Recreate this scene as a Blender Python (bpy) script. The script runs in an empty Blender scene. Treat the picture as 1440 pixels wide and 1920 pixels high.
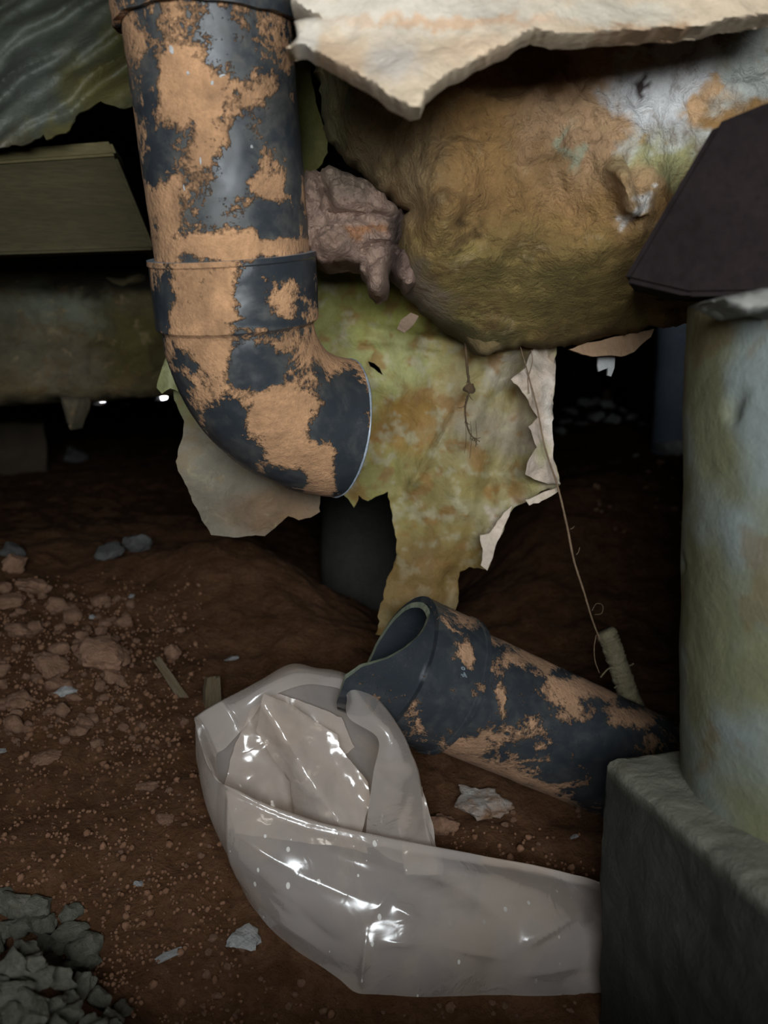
import bpy, bmesh, math, random
import numpy as np
from mathutils import Vector, Matrix, noise
from mathutils.geometry import delaunay_2d_cdt

random.seed(7)
RNG = np.random.RandomState(11)
S = bpy.context.scene
COL = S.collection

# ------------------------------------------------------------------ camera
FPX = 1600.0                       # focal length in pixels of the 1440x1920 frame
PITCH = math.radians(8.53)         # camera looks slightly down
CAM = np.array([0.0, 0.0, 0.45])
cd = bpy.data.cameras.new('camera')
cam = bpy.data.objects.new('camera', cd)
COL.objects.link(cam)
cam.location = CAM
cam.rotation_euler = (math.pi / 2 - PITCH, 0, 0)
cd.sensor_fit = 'VERTICAL'
cd.sensor_height = 36.0
cd.lens = 36.0 * FPX / 1920.0
cd.clip_start = 0.01
cd.dof.use_dof = True
cd.dof.focus_distance = 0.66
cd.dof.aperture_fstop = 6.5
S.camera = cam

# ------------------------------------------------------------------ world / daylight
w = bpy.data.worlds.new('sky')
S.world = w
w.use_nodes = True
bg = w.node_tree.nodes['Background']
bg.inputs[0].default_value = (0.90, 0.96, 1.0, 1)
bg.inputs[1].default_value = 47.0
HATCH = dict(x0=-0.17, x1=0.28, z0=0.47, z1=0.68, y=-0.36)
pl = bpy.data.lights.new('hatch_portal', 'AREA')
pl.shape = 'RECTANGLE'
pl.size = HATCH['x1'] - HATCH['x0']
pl.size_y = HATCH['z1'] - HATCH['z0']
pl.cycles.is_portal = True
po = bpy.data.objects.new('hatch_portal', pl)
COL.objects.link(po)
po.location = ((HATCH['x0'] + HATCH['x1']) / 2, HATCH['y'] - 0.02, (HATCH['z0'] + HATCH['z1']) / 2)
po.rotation_euler = (math.pi / 2, 0, 0)      # local -Z looks along +Y

vs = S.view_settings
vs.view_transform = 'Standard'
vs.look = 'None'
vs.exposure = 0.0
vs.gamma = 1.0
vs.use_curve_mapping = False

# ------------------------------------------------------------------ maths helpers
_sp, _cp = math.sin(PITCH), math.cos(PITCH)
FWD = np.array([0, _cp, -_sp]); UPV = np.array([0, _sp, _cp]); RGT = np.array([1.0, 0, 0])


def P(px, py, d):
    return CAM + d * (FWD + (px - 720) / FPX * RGT - (py - 960) / FPX * UPV)


def proj(p):
    q = np.asarray(p) - CAM
    d = q @ FWD
    return 720 + FPX * (q @ RGT) / d, 960 - FPX * (q @ UPV) / d


def srgb(r, g, b):
    return tuple(((c / 255) / 12.92 if c / 255 <= 0.04045 else ((c / 255 + 0.055) / 1.055) ** 2.4) for c in (r, g, b))


def smooth(a, b, x):
    t = np.clip((np.asarray(x, float) - a) / (b - a), 0, 1)
    return t * t * (3 - 2 * t)


def fbm(pts, scale, octv=4, seed=0.0):
    off = Vector((seed * 13.7, seed * 7.1, seed * 3.3))
    return np.array([noise.fractal(Vector(p) * scale + off, 0.9, 2.0, octv) for p in pts])


def n1(pts, scale, seed=0.0):
    off = Vector((seed * 13.7, seed * 7.1, seed * 3.3))
    return np.array([noise.noise(Vector(p) * scale + off) for p in pts])


def catmull(pts, n):
    pts = np.asarray(pts, float)
    p = np.vstack([2 * pts[0] - pts[1], pts, 2 * pts[-1] - pts[-2]])
    out = []
    m = len(pts) - 1
    for k in range(n):
        u = k / (n - 1) * m
        i = min(int(u), m - 1); t = u - i
        a, b, c, d = p[i], p[i + 1], p[i + 2], p[i + 3]
        out.append(0.5 * (2 * b + (c - a) * t + (2 * a - 5 * b + 4 * c - d) * t * t + (3 * b - a - 3 * c + d) * t ** 3))
    return np.array(out)


# ------------------------------------------------------------------ object helpers
def mesh(name, verts, faces, mat=None, smooth_shade=True):
    me = bpy.data.meshes.new(name)
    me.from_pydata([tuple(map(float, v)) for v in verts], [], [tuple(map(int, f)) for f in faces])
    if mat: me.materials.append(mat)
    if smooth_shade: me.shade_smooth()
    me.update()
    return me


def obj(name, me, parent=None):
    o = bpy.data.objects.new(name, me)
    COL.objects.link(o)
    if parent is not None:
        o.parent = parent
        if parent.type == 'EMPTY' or True:
            o.matrix_parent_inverse = parent.matrix_world.inverted() if parent.matrix_world != Matrix() else Matrix()
    return o


def empty(name, loc):
    o = bpy.data.objects.new(name, None)
    COL.objects.link(o)
    o.empty_display_size = 0.02
    o.location = loc
    o.matrix_world = Matrix.Translation(loc)
    return o


def child(name, me, parent, loc):
    """part of a thing whose Empty sits at loc; mesh data are in world coordinates"""
    me.transform(Matrix.Translation(-Vector(loc)))
    o = bpy.data.objects.new(name, me)
    COL.objects.link(o)
    o.parent = parent
    return o


def tag(o, label=None, cat=None, group=None, kind=None):
    if label: o['label'] = label
    if cat: o['category'] = cat
    if group: o['group'] = group
    if kind: o['kind'] = kind
    return o


def set_origin(o):
    """move a world-coordinate mesh so that its origin lies at its base centre"""
    me = o.data
    co = np.empty(len(me.vertices) * 3); me.vertices.foreach_get('co', co); co = co.reshape(-1, 3)
    c = Vector(((co[:, 0].min() + co[:, 0].max()) / 2, (co[:, 1].min() + co[:, 1].max()) / 2, co[:, 2].min()))
    me.transform(Matrix.Translation(-c)); o.location = c
    return o


def attr_f(me, name, vals):
    a = me.attributes.new(name, 'FLOAT', 'POINT')
    a.data.foreach_set('value', np.asarray(vals, dtype=np.float32))


def attr_c(me, vals, name='col'):
    a = me.attributes.new(name, 'FLOAT_COLOR', 'POINT')
    v = np.ones((len(vals), 4), dtype=np.float32); v[:, :3] = vals
    a.data.foreach_set('color', v.ravel())


# ------------------------------------------------------------------ materials
class NT:
    def __init__(self, name):
        self.m = bpy.data.materials.new(name); self.m.use_nodes = True
        self.t = self.m.node_tree; self.t.nodes.clear()
        self.out = self.n('ShaderNodeOutputMaterial')

    def n(self, typ, **kw):
        nd = self.t.nodes.new(typ)
        for k, v in kw.items():
            if k.startswith('i_'):
                nd.inputs[k[2:].replace('_', ' ')].default_value = v
            else:
                setattr(nd, k, v)
        return nd

    def l(self, a, b):
        self.t.links.new(a, b)

    def coord(self):
        return self.n('ShaderNodeTexCoord').outputs['Object']

    def noise(self, scale, detail=6, rough=0.6, vec=None, dist=0.0):
        nd = self.n('ShaderNodeTexNoise')
        nd.inputs['Scale'].default_value = scale; nd.inputs['Detail'].default_value = detail
        nd.inputs['Roughness'].default_value = rough; nd.inputs['Distortion'].default_value = dist
        self.l(vec if vec is not None else self.coord(), nd.inputs['Vector'])
        return nd.outputs['Fac']

    def voro(self, scale, feature='F1', vec=None):
        nd = self.n('ShaderNodeTexVoronoi', feature=feature)
        nd.inputs['Scale'].default_value = scale
        self.l(vec if vec is not None else self.coord(), nd.inputs['Vector'])
        return nd

    def math(self, op, a, b=None, clamp=False):
        nd = self.n('ShaderNodeMath', operation=op, use_clamp=clamp)
        for i, v in enumerate((a, b)):
            if v is None: continue
            if isinstance(v, (int, float)): nd.inputs[i].default_value = v
            else: self.l(v, nd.inputs[i])
        return nd.outputs[0]

    def ramp(self, val, lo, hi, a=0.0, b=1.0):
        nd = self.n('ShaderNodeMapRange', interpolation_type='SMOOTHSTEP')
        self.l(val, nd.inputs['Value'])
        nd.inputs['From Min'].default_value = lo; nd.inputs['From Max'].default_value = hi
        nd.inputs['To Min'].default_value = a; nd.inputs['To Max'].default_value = b
        return nd.outputs[0]

    def mix(self, fac, a, b, blend='MIX'):
        nd = self.n('ShaderNodeMix', data_type='RGBA', blend_type=blend)
        for s, v in ((nd.inputs[0], fac), (nd.inputs[6], a), (nd.inputs[7], b)):
            if isinstance(v, (int, float)): s.default_value = v
            elif isinstance(v, tuple): s.default_value = (*v[:3], 1)
            else: self.l(v, s)
        return nd.outputs[2]

    def fmix(self, fac, a, b):
        return self.math('ADD', self.math('MULTIPLY', fac, b - a), a)

    def attr(self, name, col=False):
        nd = self.n('ShaderNodeAttribute', attribute_name=name)
        return nd.outputs['Color' if col else 'Fac']

    def bump(self, h, dist, strength=1.0, prev=None):
        nd = self.n('ShaderNodeBump')
        nd.inputs['Distance'].default_value = dist; nd.inputs['Strength'].default_value = strength
        self.l(h, nd.inputs['Height'])
        if prev is not None: self.l(prev, nd.inputs['Normal'])
        return nd.outputs[0]

    def bsdf(self, color, rough, normal=None, spec=0.5, **kw):
        b = self.n('ShaderNodeBsdfPrincipled')
        if isinstance(color, tuple): b.inputs['Base Color'].default_value = (*color[:3], 1)
        else: self.l(color, b.inputs['Base Color'])
        if isinstance(rough, (int, float)): b.inputs['Roughness'].default_value = rough
        else: self.l(rough, b.inputs['Roughness'])
        if normal is not None: self.l(normal, b.inputs['Normal'])
        b.inputs['Specular IOR Level'].default_value = spec
        self.l(b.outputs[0], self.out.inputs['Surface'])
        return b


def mat_pipe(name, pvc=(0.026, 0.031, 0.037), mud=(0.43, 0.235, 0.118), scale=30.0, rough=0.52, haze=0.34):
    m = NT(name)
    co = m.coord()
    a = m.noise(scale, 9, 0.62, co, 0.6)
    b = m.noise(scale * 6, 5, 0.65, co)
    v = m.math('ADD', m.math('ADD', a, m.math('MULTIPLY', m.math('SUBTRACT', b, 0.5), 0.46)), m.attr('bias'))
    c3 = m.noise(scale * 16, 4, 0.7, co)
    v = m.math('ADD', v, m.math('MULTIPLY', m.math('SUBTRACT', c3, 0.5), 0.22))
    mask = m.ramp(v, 0.50, 0.535)
    dust = m.ramp(m.math('ADD', m.noise(scale * 1.6, 7, 0.7, co, 0.3), m.math('MULTIPLY', m.attr('bias'), 0.5)), 0.35, 0.75)
    fine = m.noise(420, 4, 0.7, co)
    mudc = m.mix(m.ramp(m.noise(scale * 0.9, 8, 0.68, co, 0.4), 0.22, 0.78), tuple(c * 0.50 for c in mud), tuple(c * 1.45 for c in mud))
    mudc = m.mix(m.ramp(fine, 0.3, 0.75, 0.0, 0.45), mudc, tuple(c * 0.55 for c in mud))
    pvcc = m.mix(m.math('MULTIPLY', dust, haze * 2), pvc, (0.115, 0.105, 0.085))
    pvcc = m.mix(m.ramp(m.noise(700, 3, 0.8, co), 0.60, 0.72, 0, 0.25), pvcc, (0.20, 0.15, 0.10))
    col = m.mix(mask, pvcc, mudc)
    r = m.math('ADD', m.math('MULTIPLY', mask, 0.92 - rough), m.math('ADD', m.math('MULTIPLY', dust, 0.22), rough - 0.08))
    h = m.math('ADD', m.math('MULTIPLY', m.ramp(v, 0.49, 0.60), 1.0), m.math('MULTIPLY', m.math('MULTIPLY', fine, 0.45), mask))
    h = m.math('ADD', h, m.math('MULTIPLY', m.math('MULTIPLY', b, mask), 1.1))
    m.bsdf(col, r, m.bump(h, 0.0019, 0.9))
    return m.m


def mat_vcol(name, var=0.35, nscale=22.0, bump_d=0.004, bscale=45.0, rough=0.9, fine=260.0, dark=None, spec=0.3, pits=0.0, mottle=None):
    m = NT(name)
    co = m.coord()
    base = m.attr('col', True)
    a = m.noise(nscale, 8, 0.62, co, 0.4)
    b = m.noise(bscale, 9, 0.65, co, 0.5)
    f = m.noise(fine, 5, 0.7, co)
    k = m.math('ADD', m.ramp(a, 0.28, 0.72, 1 - var, 1 + var), m.math('MULTIPLY', m.math('SUBTRACT', f, 0.5), 0.45))
    comb = m.n('ShaderNodeCombineColor')
    for i in range(3): m.l(k, comb.inputs[i])
    col = m.mix(1.0, base, comb.outputs[0], 'MULTIPLY')
    if dark is not None:
        col = m.mix(m.ramp(b, 0.55, 0.72, 0, 0.8), col, dark)
    if mottle:
        n3 = m.noise(nscale * 1.9, 8, 0.68, co, 0.8)
        col = m.mix(m.ramp(n3, 0.50, 0.66, 0, mottle[2]), col, mottle[0])
        col = m.mix(m.ramp(m.noise(nscale * 2.6, 7, 0.7, co, 0.5), 0.56, 0.70, 0, mottle[2]), col, mottle[1])
    h = m.math('ADD', b, m.math('MULTIPLY', f, 0.25))
    if pits:
        v = m.voro(38, vec=co).outputs['Distance']
        h = m.math('SUBTRACT', h, m.math('MULTIPLY', m.ramp(v, 0.05, 0.22, 1.0, 0.0), pits))
    m.bsdf(col, rough, m.bump(h, bump_d, 0.9), spec)
    return m.m


def mat_plain(name, c1, c2, nscale=20, bump_d=0.003, bscale=60, rough=0.9, spec=0.3, stretch=None, detail=8):
    m = NT(name)
    co = m.coord()
    if stretch:
        mp = m.n('ShaderNodeMapping'); mp.inputs['Scale'].default_value = stretch
        m.l(co, mp.inputs['Vector']); co = mp.outputs[0]
    a = m.noise(nscale, detail, 0.65, co, 0.5)
    b = m.noise(bscale, 8, 0.65, co)
    f = m.noise(bscale * 5, 4, 0.7, co)
    col = m.mix(m.ramp(a, 0.3, 0.7), c1, c2)
    col = m.mix(m.ramp(f, 0.35, 0.75, 0, 0.5), col, tuple(c * 0.5 for c in c1))
    h = m.math('ADD', b, m.math('MULTIPLY', f, 0.3))
    m.bsdf(col, rough, m.bump(h, bump_d, 0.9), spec)
    return m.m


def mat_earth():
    m = NT('red_earth')
    co = m.coord()
    a = m.noise(5, 8, 0.6, co, 0.4)
    b = m.noise(40, 9, 0.7, co, 0.4)
    f = m.noise(220, 6, 0.75, co)
    v = m.voro(75, vec=co)
    v2 = m.voro(170, vec=co)
    col = m.mix(m.ramp(a, 0.3, 0.7), (0.070, 0.030, 0.010), (0.118, 0.053, 0.022))
    col = m.mix(m.ramp(b, 0.35, 0.7), col, (0.160, 0.079, 0.040))
    col = m.mix(m.ramp(f, 0.4, 0.8, 0, 0.6), col, (0.055, 0.021, 0.009))
    h = m.math('ADD', m.math('MULTIPLY', b, 1.2), m.math('MULTIPLY', f, 0.35))
    h = m.math('SUBTRACT', h, m.math('MULTIPLY', v.outputs['Distance'], 0.15))
    h = m.math('SUBTRACT', h, m.math('MULTIPLY', v2.outputs['Distance'], 0.10))
    m.bsdf(col, 0.95, m.bump(h, 0.010, 1.0), 0.15)
    return m.m


def mat_plastic():
    m = NT('clear_polythene')
    co = m.coord()
    fine = m.noise(35, 6, 0.55, co, 1.2)
    cre = m.math('ABSOLUTE', m.math('SUBTRACT', m.noise(22, 4, 0.5, co, 0.8), 0.5))
    h = m.math('ADD', m.math('MULTIPLY', fine, 0.5), m.math('MULTIPLY', m.ramp(cre, 0.0, 0.06, 1.0, 0.0), 0.25))
    nrm = m.bump(h, 0.0010, 0.4)
    dirt = m.ramp(m.noise(14, 6, 0.6, co, 0.5), 0.4, 0.7)
    colr = m.mix(m.math('MULTIPLY', dirt, 0.6), (0.74, 0.67, 0.62), (0.64, 0.50, 0.38))
    mp = m.n('ShaderNodeMapping'); mp.inputs['Scale'].default_value = (1.0, 1.0, 0.55); mp.inputs['Rotation'].default_value = (0, 0.5, 0)
    m.l(co, mp.inputs['Vector'])
    v = m.voro(130, vec=mp.outputs[0])
    rnd = m.n('ShaderNodeSeparateColor'); m.l(v.outputs['Color'], rnd.inputs[0])
    speck = m.math('MULTIPLY', m.math('LESS_THAN', v.outputs['Distance'], m.math('MULTIPLY', rnd.outputs[1], 0.22)), m.math('GREATER_THAN', rnd.outputs[0], 0.45))
    speck = m.math('MULTIPLY', speck, m.ramp(m.math('ADD', m.noise(9, 3, 0.5, co), m.attr('speckle')), 0.50, 0.60))
    colr = m.mix(speck, colr, (0.85, 0.82, 0.76))
    dif = m.n('ShaderNodeBsdfDiffuse'); m.l(colr, dif.inputs[0]); m.l(nrm, dif.inputs['Normal'])
    trl = m.n('ShaderNodeBsdfTranslucent'); m.l(colr, trl.inputs[0]); m.l(nrm, trl.inputs['Normal'])
    trp = m.n('ShaderNodeBsdfTransparent'); trp.inputs[0].default_value = (0.93, 0.88, 0.82, 1)
    body = m.n('ShaderNodeMixShader'); body.inputs[0].default_value = 0.40
    m.l(dif.outputs[0], body.inputs[1]); m.l(trl.outputs[0], body.inputs[2])
    thin = m.n('ShaderNodeMixShader')
    m.l(m.math('MAXIMUM', m.ramp(dirt, 0, 1, 0.42, 0.56), speck), thin.inputs[0])
    m.l(trp.outputs[0], thin.inputs[1]); m.l(body.outputs[0], thin.inputs[2])
    gl = m.n('ShaderNodeBsdfGlossy'); gl.inputs['Roughness'].default_value = 0.17
    m.l(nrm, gl.inputs['Normal'])
    lw = m.n('ShaderNodeFresnel'); lw.inputs['IOR'].default_value = 1.5; m.l(nrm, lw.inputs['Normal'])
    fin = m.n('ShaderNodeMixShader')
    m.l(m.math('MINIMUM', m.math('MULTIPLY', lw.outputs[0], 1.1), 0.30), fin.inputs[0]); m.l(thin.outputs[0], fin.inputs[1]); m.l(gl.outputs[0], fin.inputs[2])
    m.l(fin.outputs[0], m.out.inputs['Surface'])
    return m.m


M = dict(
    earth=mat_earth(),
    pipe=mat_pipe('muddy_black_plastic'),
    pipe_elbow=mat_pipe('muddy_black_plastic_bend', rough=0.36, haze=0.22),
    pipe_low=mat_pipe('muddy_black_plastic_dark', scale=38, rough=0.42, haze=0.14, mud=(0.36, 0.205, 0.115)),
    pipe_stub=mat_pipe('torn_black_plastic', scale=38, rough=0.24, haze=0.06, mud=(0.36, 0.205, 0.115)),
    raw=mat_plain('cut_plastic_edge', (0.20, 0.23, 0.17), (0.30, 0.32, 0.22), 80, 0.002, 200, 0.6),
    cut=mat_plain('pale_cut_edge', (0.20, 0.23, 0.27), (0.36, 0.40, 0.45), 60, 0.0004, 200, 0.35, 0.5),
    vrock=mat_vcol('stained_concrete', 0.34, 16, 0.014, 34, 0.85, mottle=((0.15, 0.085, 0.03), (0.36, 0.26, 0.13), 0.58)),
    vclay=mat_vcol('clay', 0.22, 30, 0.010, 48, 0.9),
    vplaster=mat_vcol('pale_plaster', 0.12, 25, 0.004, 40, 0.85),
    vmembrane=mat_vcol('stained_membrane', 0.24, 18, 0.0035, 40, 0.65, spec=0.4, mottle=((0.21, 0.120, 0.035), (0.36, 0.33, 0.18), 0.32)),
    vsheet=mat_vcol('dark_sheet', 0.25, 14, 0.003, 40, 0.38, spec=0.5),
    vcol=mat_vcol('pile_concrete', 0.14, 12, 0.002, 26, 0.72, pits=0.0),
    vblock=mat_vcol('block_concrete', 0.2, 14, 0.004, 30, 0.8, pits=0.0),
    beam=mat_plain('dark_beam', (0.008, 0.0055, 0.0055), (0.018, 0.012, 0.012), 8, 0.002, 30, 0.9, 0.1),
    timber=mat_plain('old_timber', (0.050, 0.041, 0.017), (0.078, 0.064, 0.028), 10, 0.003, 24, 0.8, 0.3, (0.25, 3, 3)),
    timber2=mat_plain('old_timber_pale', (0.13, 0.105, 0.045), (0.20, 0.165, 0.075), 10, 0.003, 24, 0.8, 0.3, (0.25, 3, 3)),
    post=mat_plain('grey_post', (0.055, 0.05, 0.045), (0.085, 0.08, 0.072), 8, 0.003, 30, 0.85),
    postblue=mat_plain('blue_grey_post', (0.16, 0.20, 0.26), (0.22, 0.26, 0.32), 8, 0.003, 30, 0.85),
    dim=mat_plain('house_underside', (0.030, 0.024, 0.016), (0.05, 0.04, 0.026), 4, 0.01, 12, 0.9),
    clod=mat_plain('earth_clod', (0.21, 0.105, 0.058), (0.30, 0.165, 0.098), 30, 0.004, 90, 0.95, 0.15),
    crumb=mat_plain('earth_crumb', (0.13, 0.062, 0.032), (0.24, 0.128, 0.076), 30, 0.003, 90, 0.95, 0.15),
    greystone=mat_plain('grey_stone', (0.15, 0.145, 0.14), (0.25, 0.24, 0.23), 30, 0.004, 90, 0.9),
    gravel=mat_plain('dusty_grey_rubble', (0.15, 0.145, 0.10), (0.24, 0.23, 0.175), 25, 0.006, 70, 0.95),
    white=mat_plain('white_stone', (0.42, 0.41, 0.40), (0.58, 0.57, 0.55), 30, 0.004, 90, 0.85),
    muddy_white=mat_plain('mud_smeared_white_stone', (0.55, 0.53, 0.50), (0.20, 0.10, 0.05), 45, 0.004, 90, 0.8, detail=3),
    chip=mat_plain('weathered_wood_chip', (0.095, 0.066, 0.032), (0.14, 0.112, 0.072), 40, 0.003, 90, 0.85, 0.3, (3, 3, 0.4)),
    rk_clod=mat_plain('clod_earth', (0.24, 0.130, 0.078), (0.37, 0.215, 0.140), 1.6, 0.004, 5, 0.95, 0.15),
    rk_grey=mat_plain('stone_grey', (0.085, 0.080, 0.075), (0.15, 0.145, 0.14), 1.6, 0.004, 5, 0.9),
    rk_rub=mat_plain('rubble_grey', (0.13, 0.125, 0.09), (0.24, 0.23, 0.18), 1.4, 0.005, 5, 0.95),
    rk_white=mat_plain('stone_white', (0.36, 0.35, 0.34), (0.60, 0.59, 0.57), 1.6, 0.004, 5, 0.85),
    rk_mud=mat_plain('stone_mud_white', (0.42, 0.40, 0.37), (0.24, 0.115, 0.045), 0.8, 0.004, 5, 0.8, detail=3),
    root=mat_plain('dry_root', (0.20, 0.13, 0.08), (0.30, 0.20, 0.12), 60, 0.002, 200, 0.9),
    rootdark=mat_plain('dark_root', (0.07, 0.045, 0.025), (0.13, 0.08, 0.04), 60, 0.002, 200, 0.9),
    stub=mat_plain('cut_root_bark', (0.20, 0.17, 0.095), (0.30, 0.26, 0.16), 60, 0.004, 160, 0.9),
    ink=mat_plain('white_ink', (0.30, 0.36, 0.40), (0.42, 0.48, 0.52), 90, 0.0002, 90, 0.6),
    film=mat_plastic(),
)


# ------------------------------------------------------------------ geometry helpers
def inside(poly, pts):
    x, y = pts[:, 0], pts[:, 1]
    r = np.zeros(len(pts), bool)
    n = len(poly); j = n - 1
    for i in range(n):
        xi, yi = poly[i]; xj, yj = poly[j]
        c = ((yi > y) != (yj > y)) & (x < (xj - xi) * (y - yi) / (yj - yi + 1e-12) + xi)
        r ^= c; j = i
    return r


def edge_dist(poly, pts):
    best = np.full(len(pts), 1e9)
    n = len(poly)
    for i in range(n):
        a = poly[i]; b = poly[(i + 1) % n]
        ab = b - a; t = np.clip(((pts - a) @ ab) / (ab @ ab + 1e-12), 0, 1)
        best = np.minimum(best, np.hypot(*(pts - (a + t[:, None] * ab)).T))
    return best


def rough_outline(pts, step=8, amp=3.0, seed=0):
    pts = np.asarray(pts, float); out = []
    n = len(pts)
    for i in range(n):
        a, b = pts[i], pts[(i + 1) % n]
        L = np.hypot(*(b - a)); k = max(1, int(L / step))
        nv = np.array([-(b - a)[1], (b - a)[0]]) / (L + 1e-9)
        for j in range(k):
            p = a + (b - a) * j / k
            o = noise.fractal(Vector((p[0] * 0.035, p[1] * 0.035, seed * 5.1)), 0.6, 2.2, 4) * amp
            if j == 0: o *= 0.4
            out.append(p + nv * o)
    return np.array(out)


def patch(name, outline, dfun, thick, mat, res=9, edge_w=0.0, edge_round=0.0, amp=0.0, nscale=20, octv=4,
          colfun=None, torn=3.0, seed=0, extra=None, holes=(), back=(0, 1, 0), tstep=8, amp2=0.0, nscale2=55):
    """A solid piece: front surface at the distances dfun(px,py), real thickness behind it."""
    poly = rough_outline(outline, tstep, torn, seed)
    x0, y0 = poly.min(0); x1, y1 = poly.max(0)
    gx, gy = np.meshgrid(np.arange(x0, x1, res), np.arange(y0, y1, res * 0.87))
    gx = gx + (np.arange(gx.shape[0]) % 2)[:, None] * res * 0.5
    g = np.stack([gx.ravel(), gy.ravel()], 1) + RNG.uniform(-.18, .18, (gx.size, 2)) * res
    g = g[inside(poly, g)]
    g = g[edge_dist(poly, g) > res * 0.45]
    hl = []
    for hpoly in holes:
        hp = rough_outline(hpoly, tstep, torn * 0.5, seed + 3)
        g = g[~inside(hp, g)]; g = g[edge_dist(hp, g) > res * 0.45]
        hl.append(hp)
    allp = [poly] + hl
    vv = []; ee = []
    for pp in allp:
        s = len(vv); vv += [tuple(q) for q in pp]
        ee += [(s + i, s + (i + 1) % len(pp)) for i in range(len(pp))]
    nb = len(vv)
    vv += [tuple(q) for q in g]
    r = delaunay_2d_cdt([Vector(q) for q in vv], ee, [], 1, 1e-4)
    v2 = np.array([tuple(q) for q in r[0]]); tris = [tuple(t) for t in r[2]]
    if hl:
        cen = np.array([v2[list(t)].mean(0) for t in tris])
        keep = np.ones(len(tris), bool)
        for hp in hl: keep &= ~inside(hp, cen)
        tris = [t for t, k in zip(tris, keep) if k]
    cnt = {}
    for t in tris:
        for i in range(3):
            e = (t[i], t[(i + 1) % 3]); cnt[e] = cnt.get(e, 0) + 1
    bedge = [e for e in cnt if (e[1], e[0]) not in cnt]
    ed = edge_dist(poly, v2)
    for hp in hl: ed = np.minimum(ed, edge_dist(hp, v2))
    d = np.array([dfun(a, b) for a, b in v2], float)
    if edge_w > 0:
        e = np.clip(ed / edge_w, 0, 1)
        d = d + edge_round * (1 - np.sqrt(np.clip(1 - (1 - e) ** 2, 0, 1)))
    F = np.array([P(a, b, c) for (a, b), c in zip(v2, d)])
    if amp:
        k = fbm(F, nscale, octv, seed) * amp
        F = F - k[:, None] * FWD
    if amp2:
        k = np.array([0.45 - abs(noise.fractal(Vector(p) * nscale2 + Vector((seed, 3, 1)), 0.75, 2.1, 4)) for p in F]) * amp2
        F = F - k[:, None] * FWD
    if extra is not None:
        F = F + extra(v2, F)
    n = len(v2)
    th = np.array([thick(a, b) if callable(thick) else thick for a, b in v2], float)
    B = F + th[:, None] * np.array(back, float)
    # orientation: the front must face the camera
    a, b, c = (F[i] for i in tris[len(tris) // 2])
    flip = np.dot(np.cross(b - a, c - a), a - CAM) > 0
    ft = [t[::-1] if flip else t for t in tris]
    faces = list(ft) + [tuple(n + i for i in t[::-1]) for t in ft]
    for (i, j) in bedge:
        faces.append((i, n + i, n + j, j) if not flip else (j, n + j, n + i, i))
    me = mesh(name, np.vstack([F, B]), faces, mat)
    if colfun is not None:
        c = np.array([colfun(p, q) for p, q in v2])
        attr_c(me, np.vstack([c, c]))
    me.set_sharp_from_angle(angle=math.radians(58))
    me.update()
    return me


def blobcol(base, blobs, seed=0, wob=14, pscale=0.02):
    """colour by stains and other soft blobs: (cx,cy,rx,ry,colour[,softness])"""
    base = np.array(base)

    def f(px, py):
        ox = noise.fractal(Vector((px * pscale, py * pscale, seed)), 0.7, 2, 5) * wob
        oy = noise.fractal(Vector((px * pscale, py * pscale, seed + 9)), 0.7, 2, 5) * wob
        c = base.copy()
        for bl in blobs:
            cx, cy, rx, ry, cc = bl[:5]; so = bl[5] if len(bl) > 5 else 0.35
            q = math.hypot((px + ox - cx) / rx, (py + oy - cy) / ry)
            k = float(smooth(1 + so, 1 - so, q)) if False else 1 - float(smooth(1 - so, 1 + so, q))
            c = c * (1 - k) + np.array(cc) * k
        return c
    return f


def tube(name, pts, radii, mat, seg=8, rough=0.0, seed=0):
    pts = np.asarray(pts, float); n = len(pts)
    radii = np.broadcast_to(radii, (n,)) if np.ndim(radii) else np.full(n, radii)
    V = []; Fc = []
    up = np.array([0.3, 0.2, 0.93])
    for i in range(n):
        t = pts[min(i + 1, n - 1)] - pts[max(i - 1, 0)]; t /= np.linalg.norm(t) + 1e-12
        a = np.cross(t, up); a /= np.linalg.norm(a) + 1e-12; b = np.cross(t, a)
        for k in range(seg):
            an = 2 * math.pi * k / seg
            r = radii[i]
            if rough: r *= 1 + rough * noise.noise(Vector((k * 1.3, i * 0.7, seed * 4.2)))
            V.append(pts[i] + r * (math.cos(an) * a + math.sin(an) * b))
    for i in range(n - 1):
        for k in range(seg):
            k2 = (k + 1) % seg
            Fc.append((i * seg + k, i * seg + k2, (i + 1) * seg + k2, (i + 1) * seg + k))
    Fc.append(tuple(range(seg))[::-1]); Fc.append(tuple((n - 1) * seg + k for k in range(seg)))
    return mesh(name, V, Fc, mat)


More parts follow.
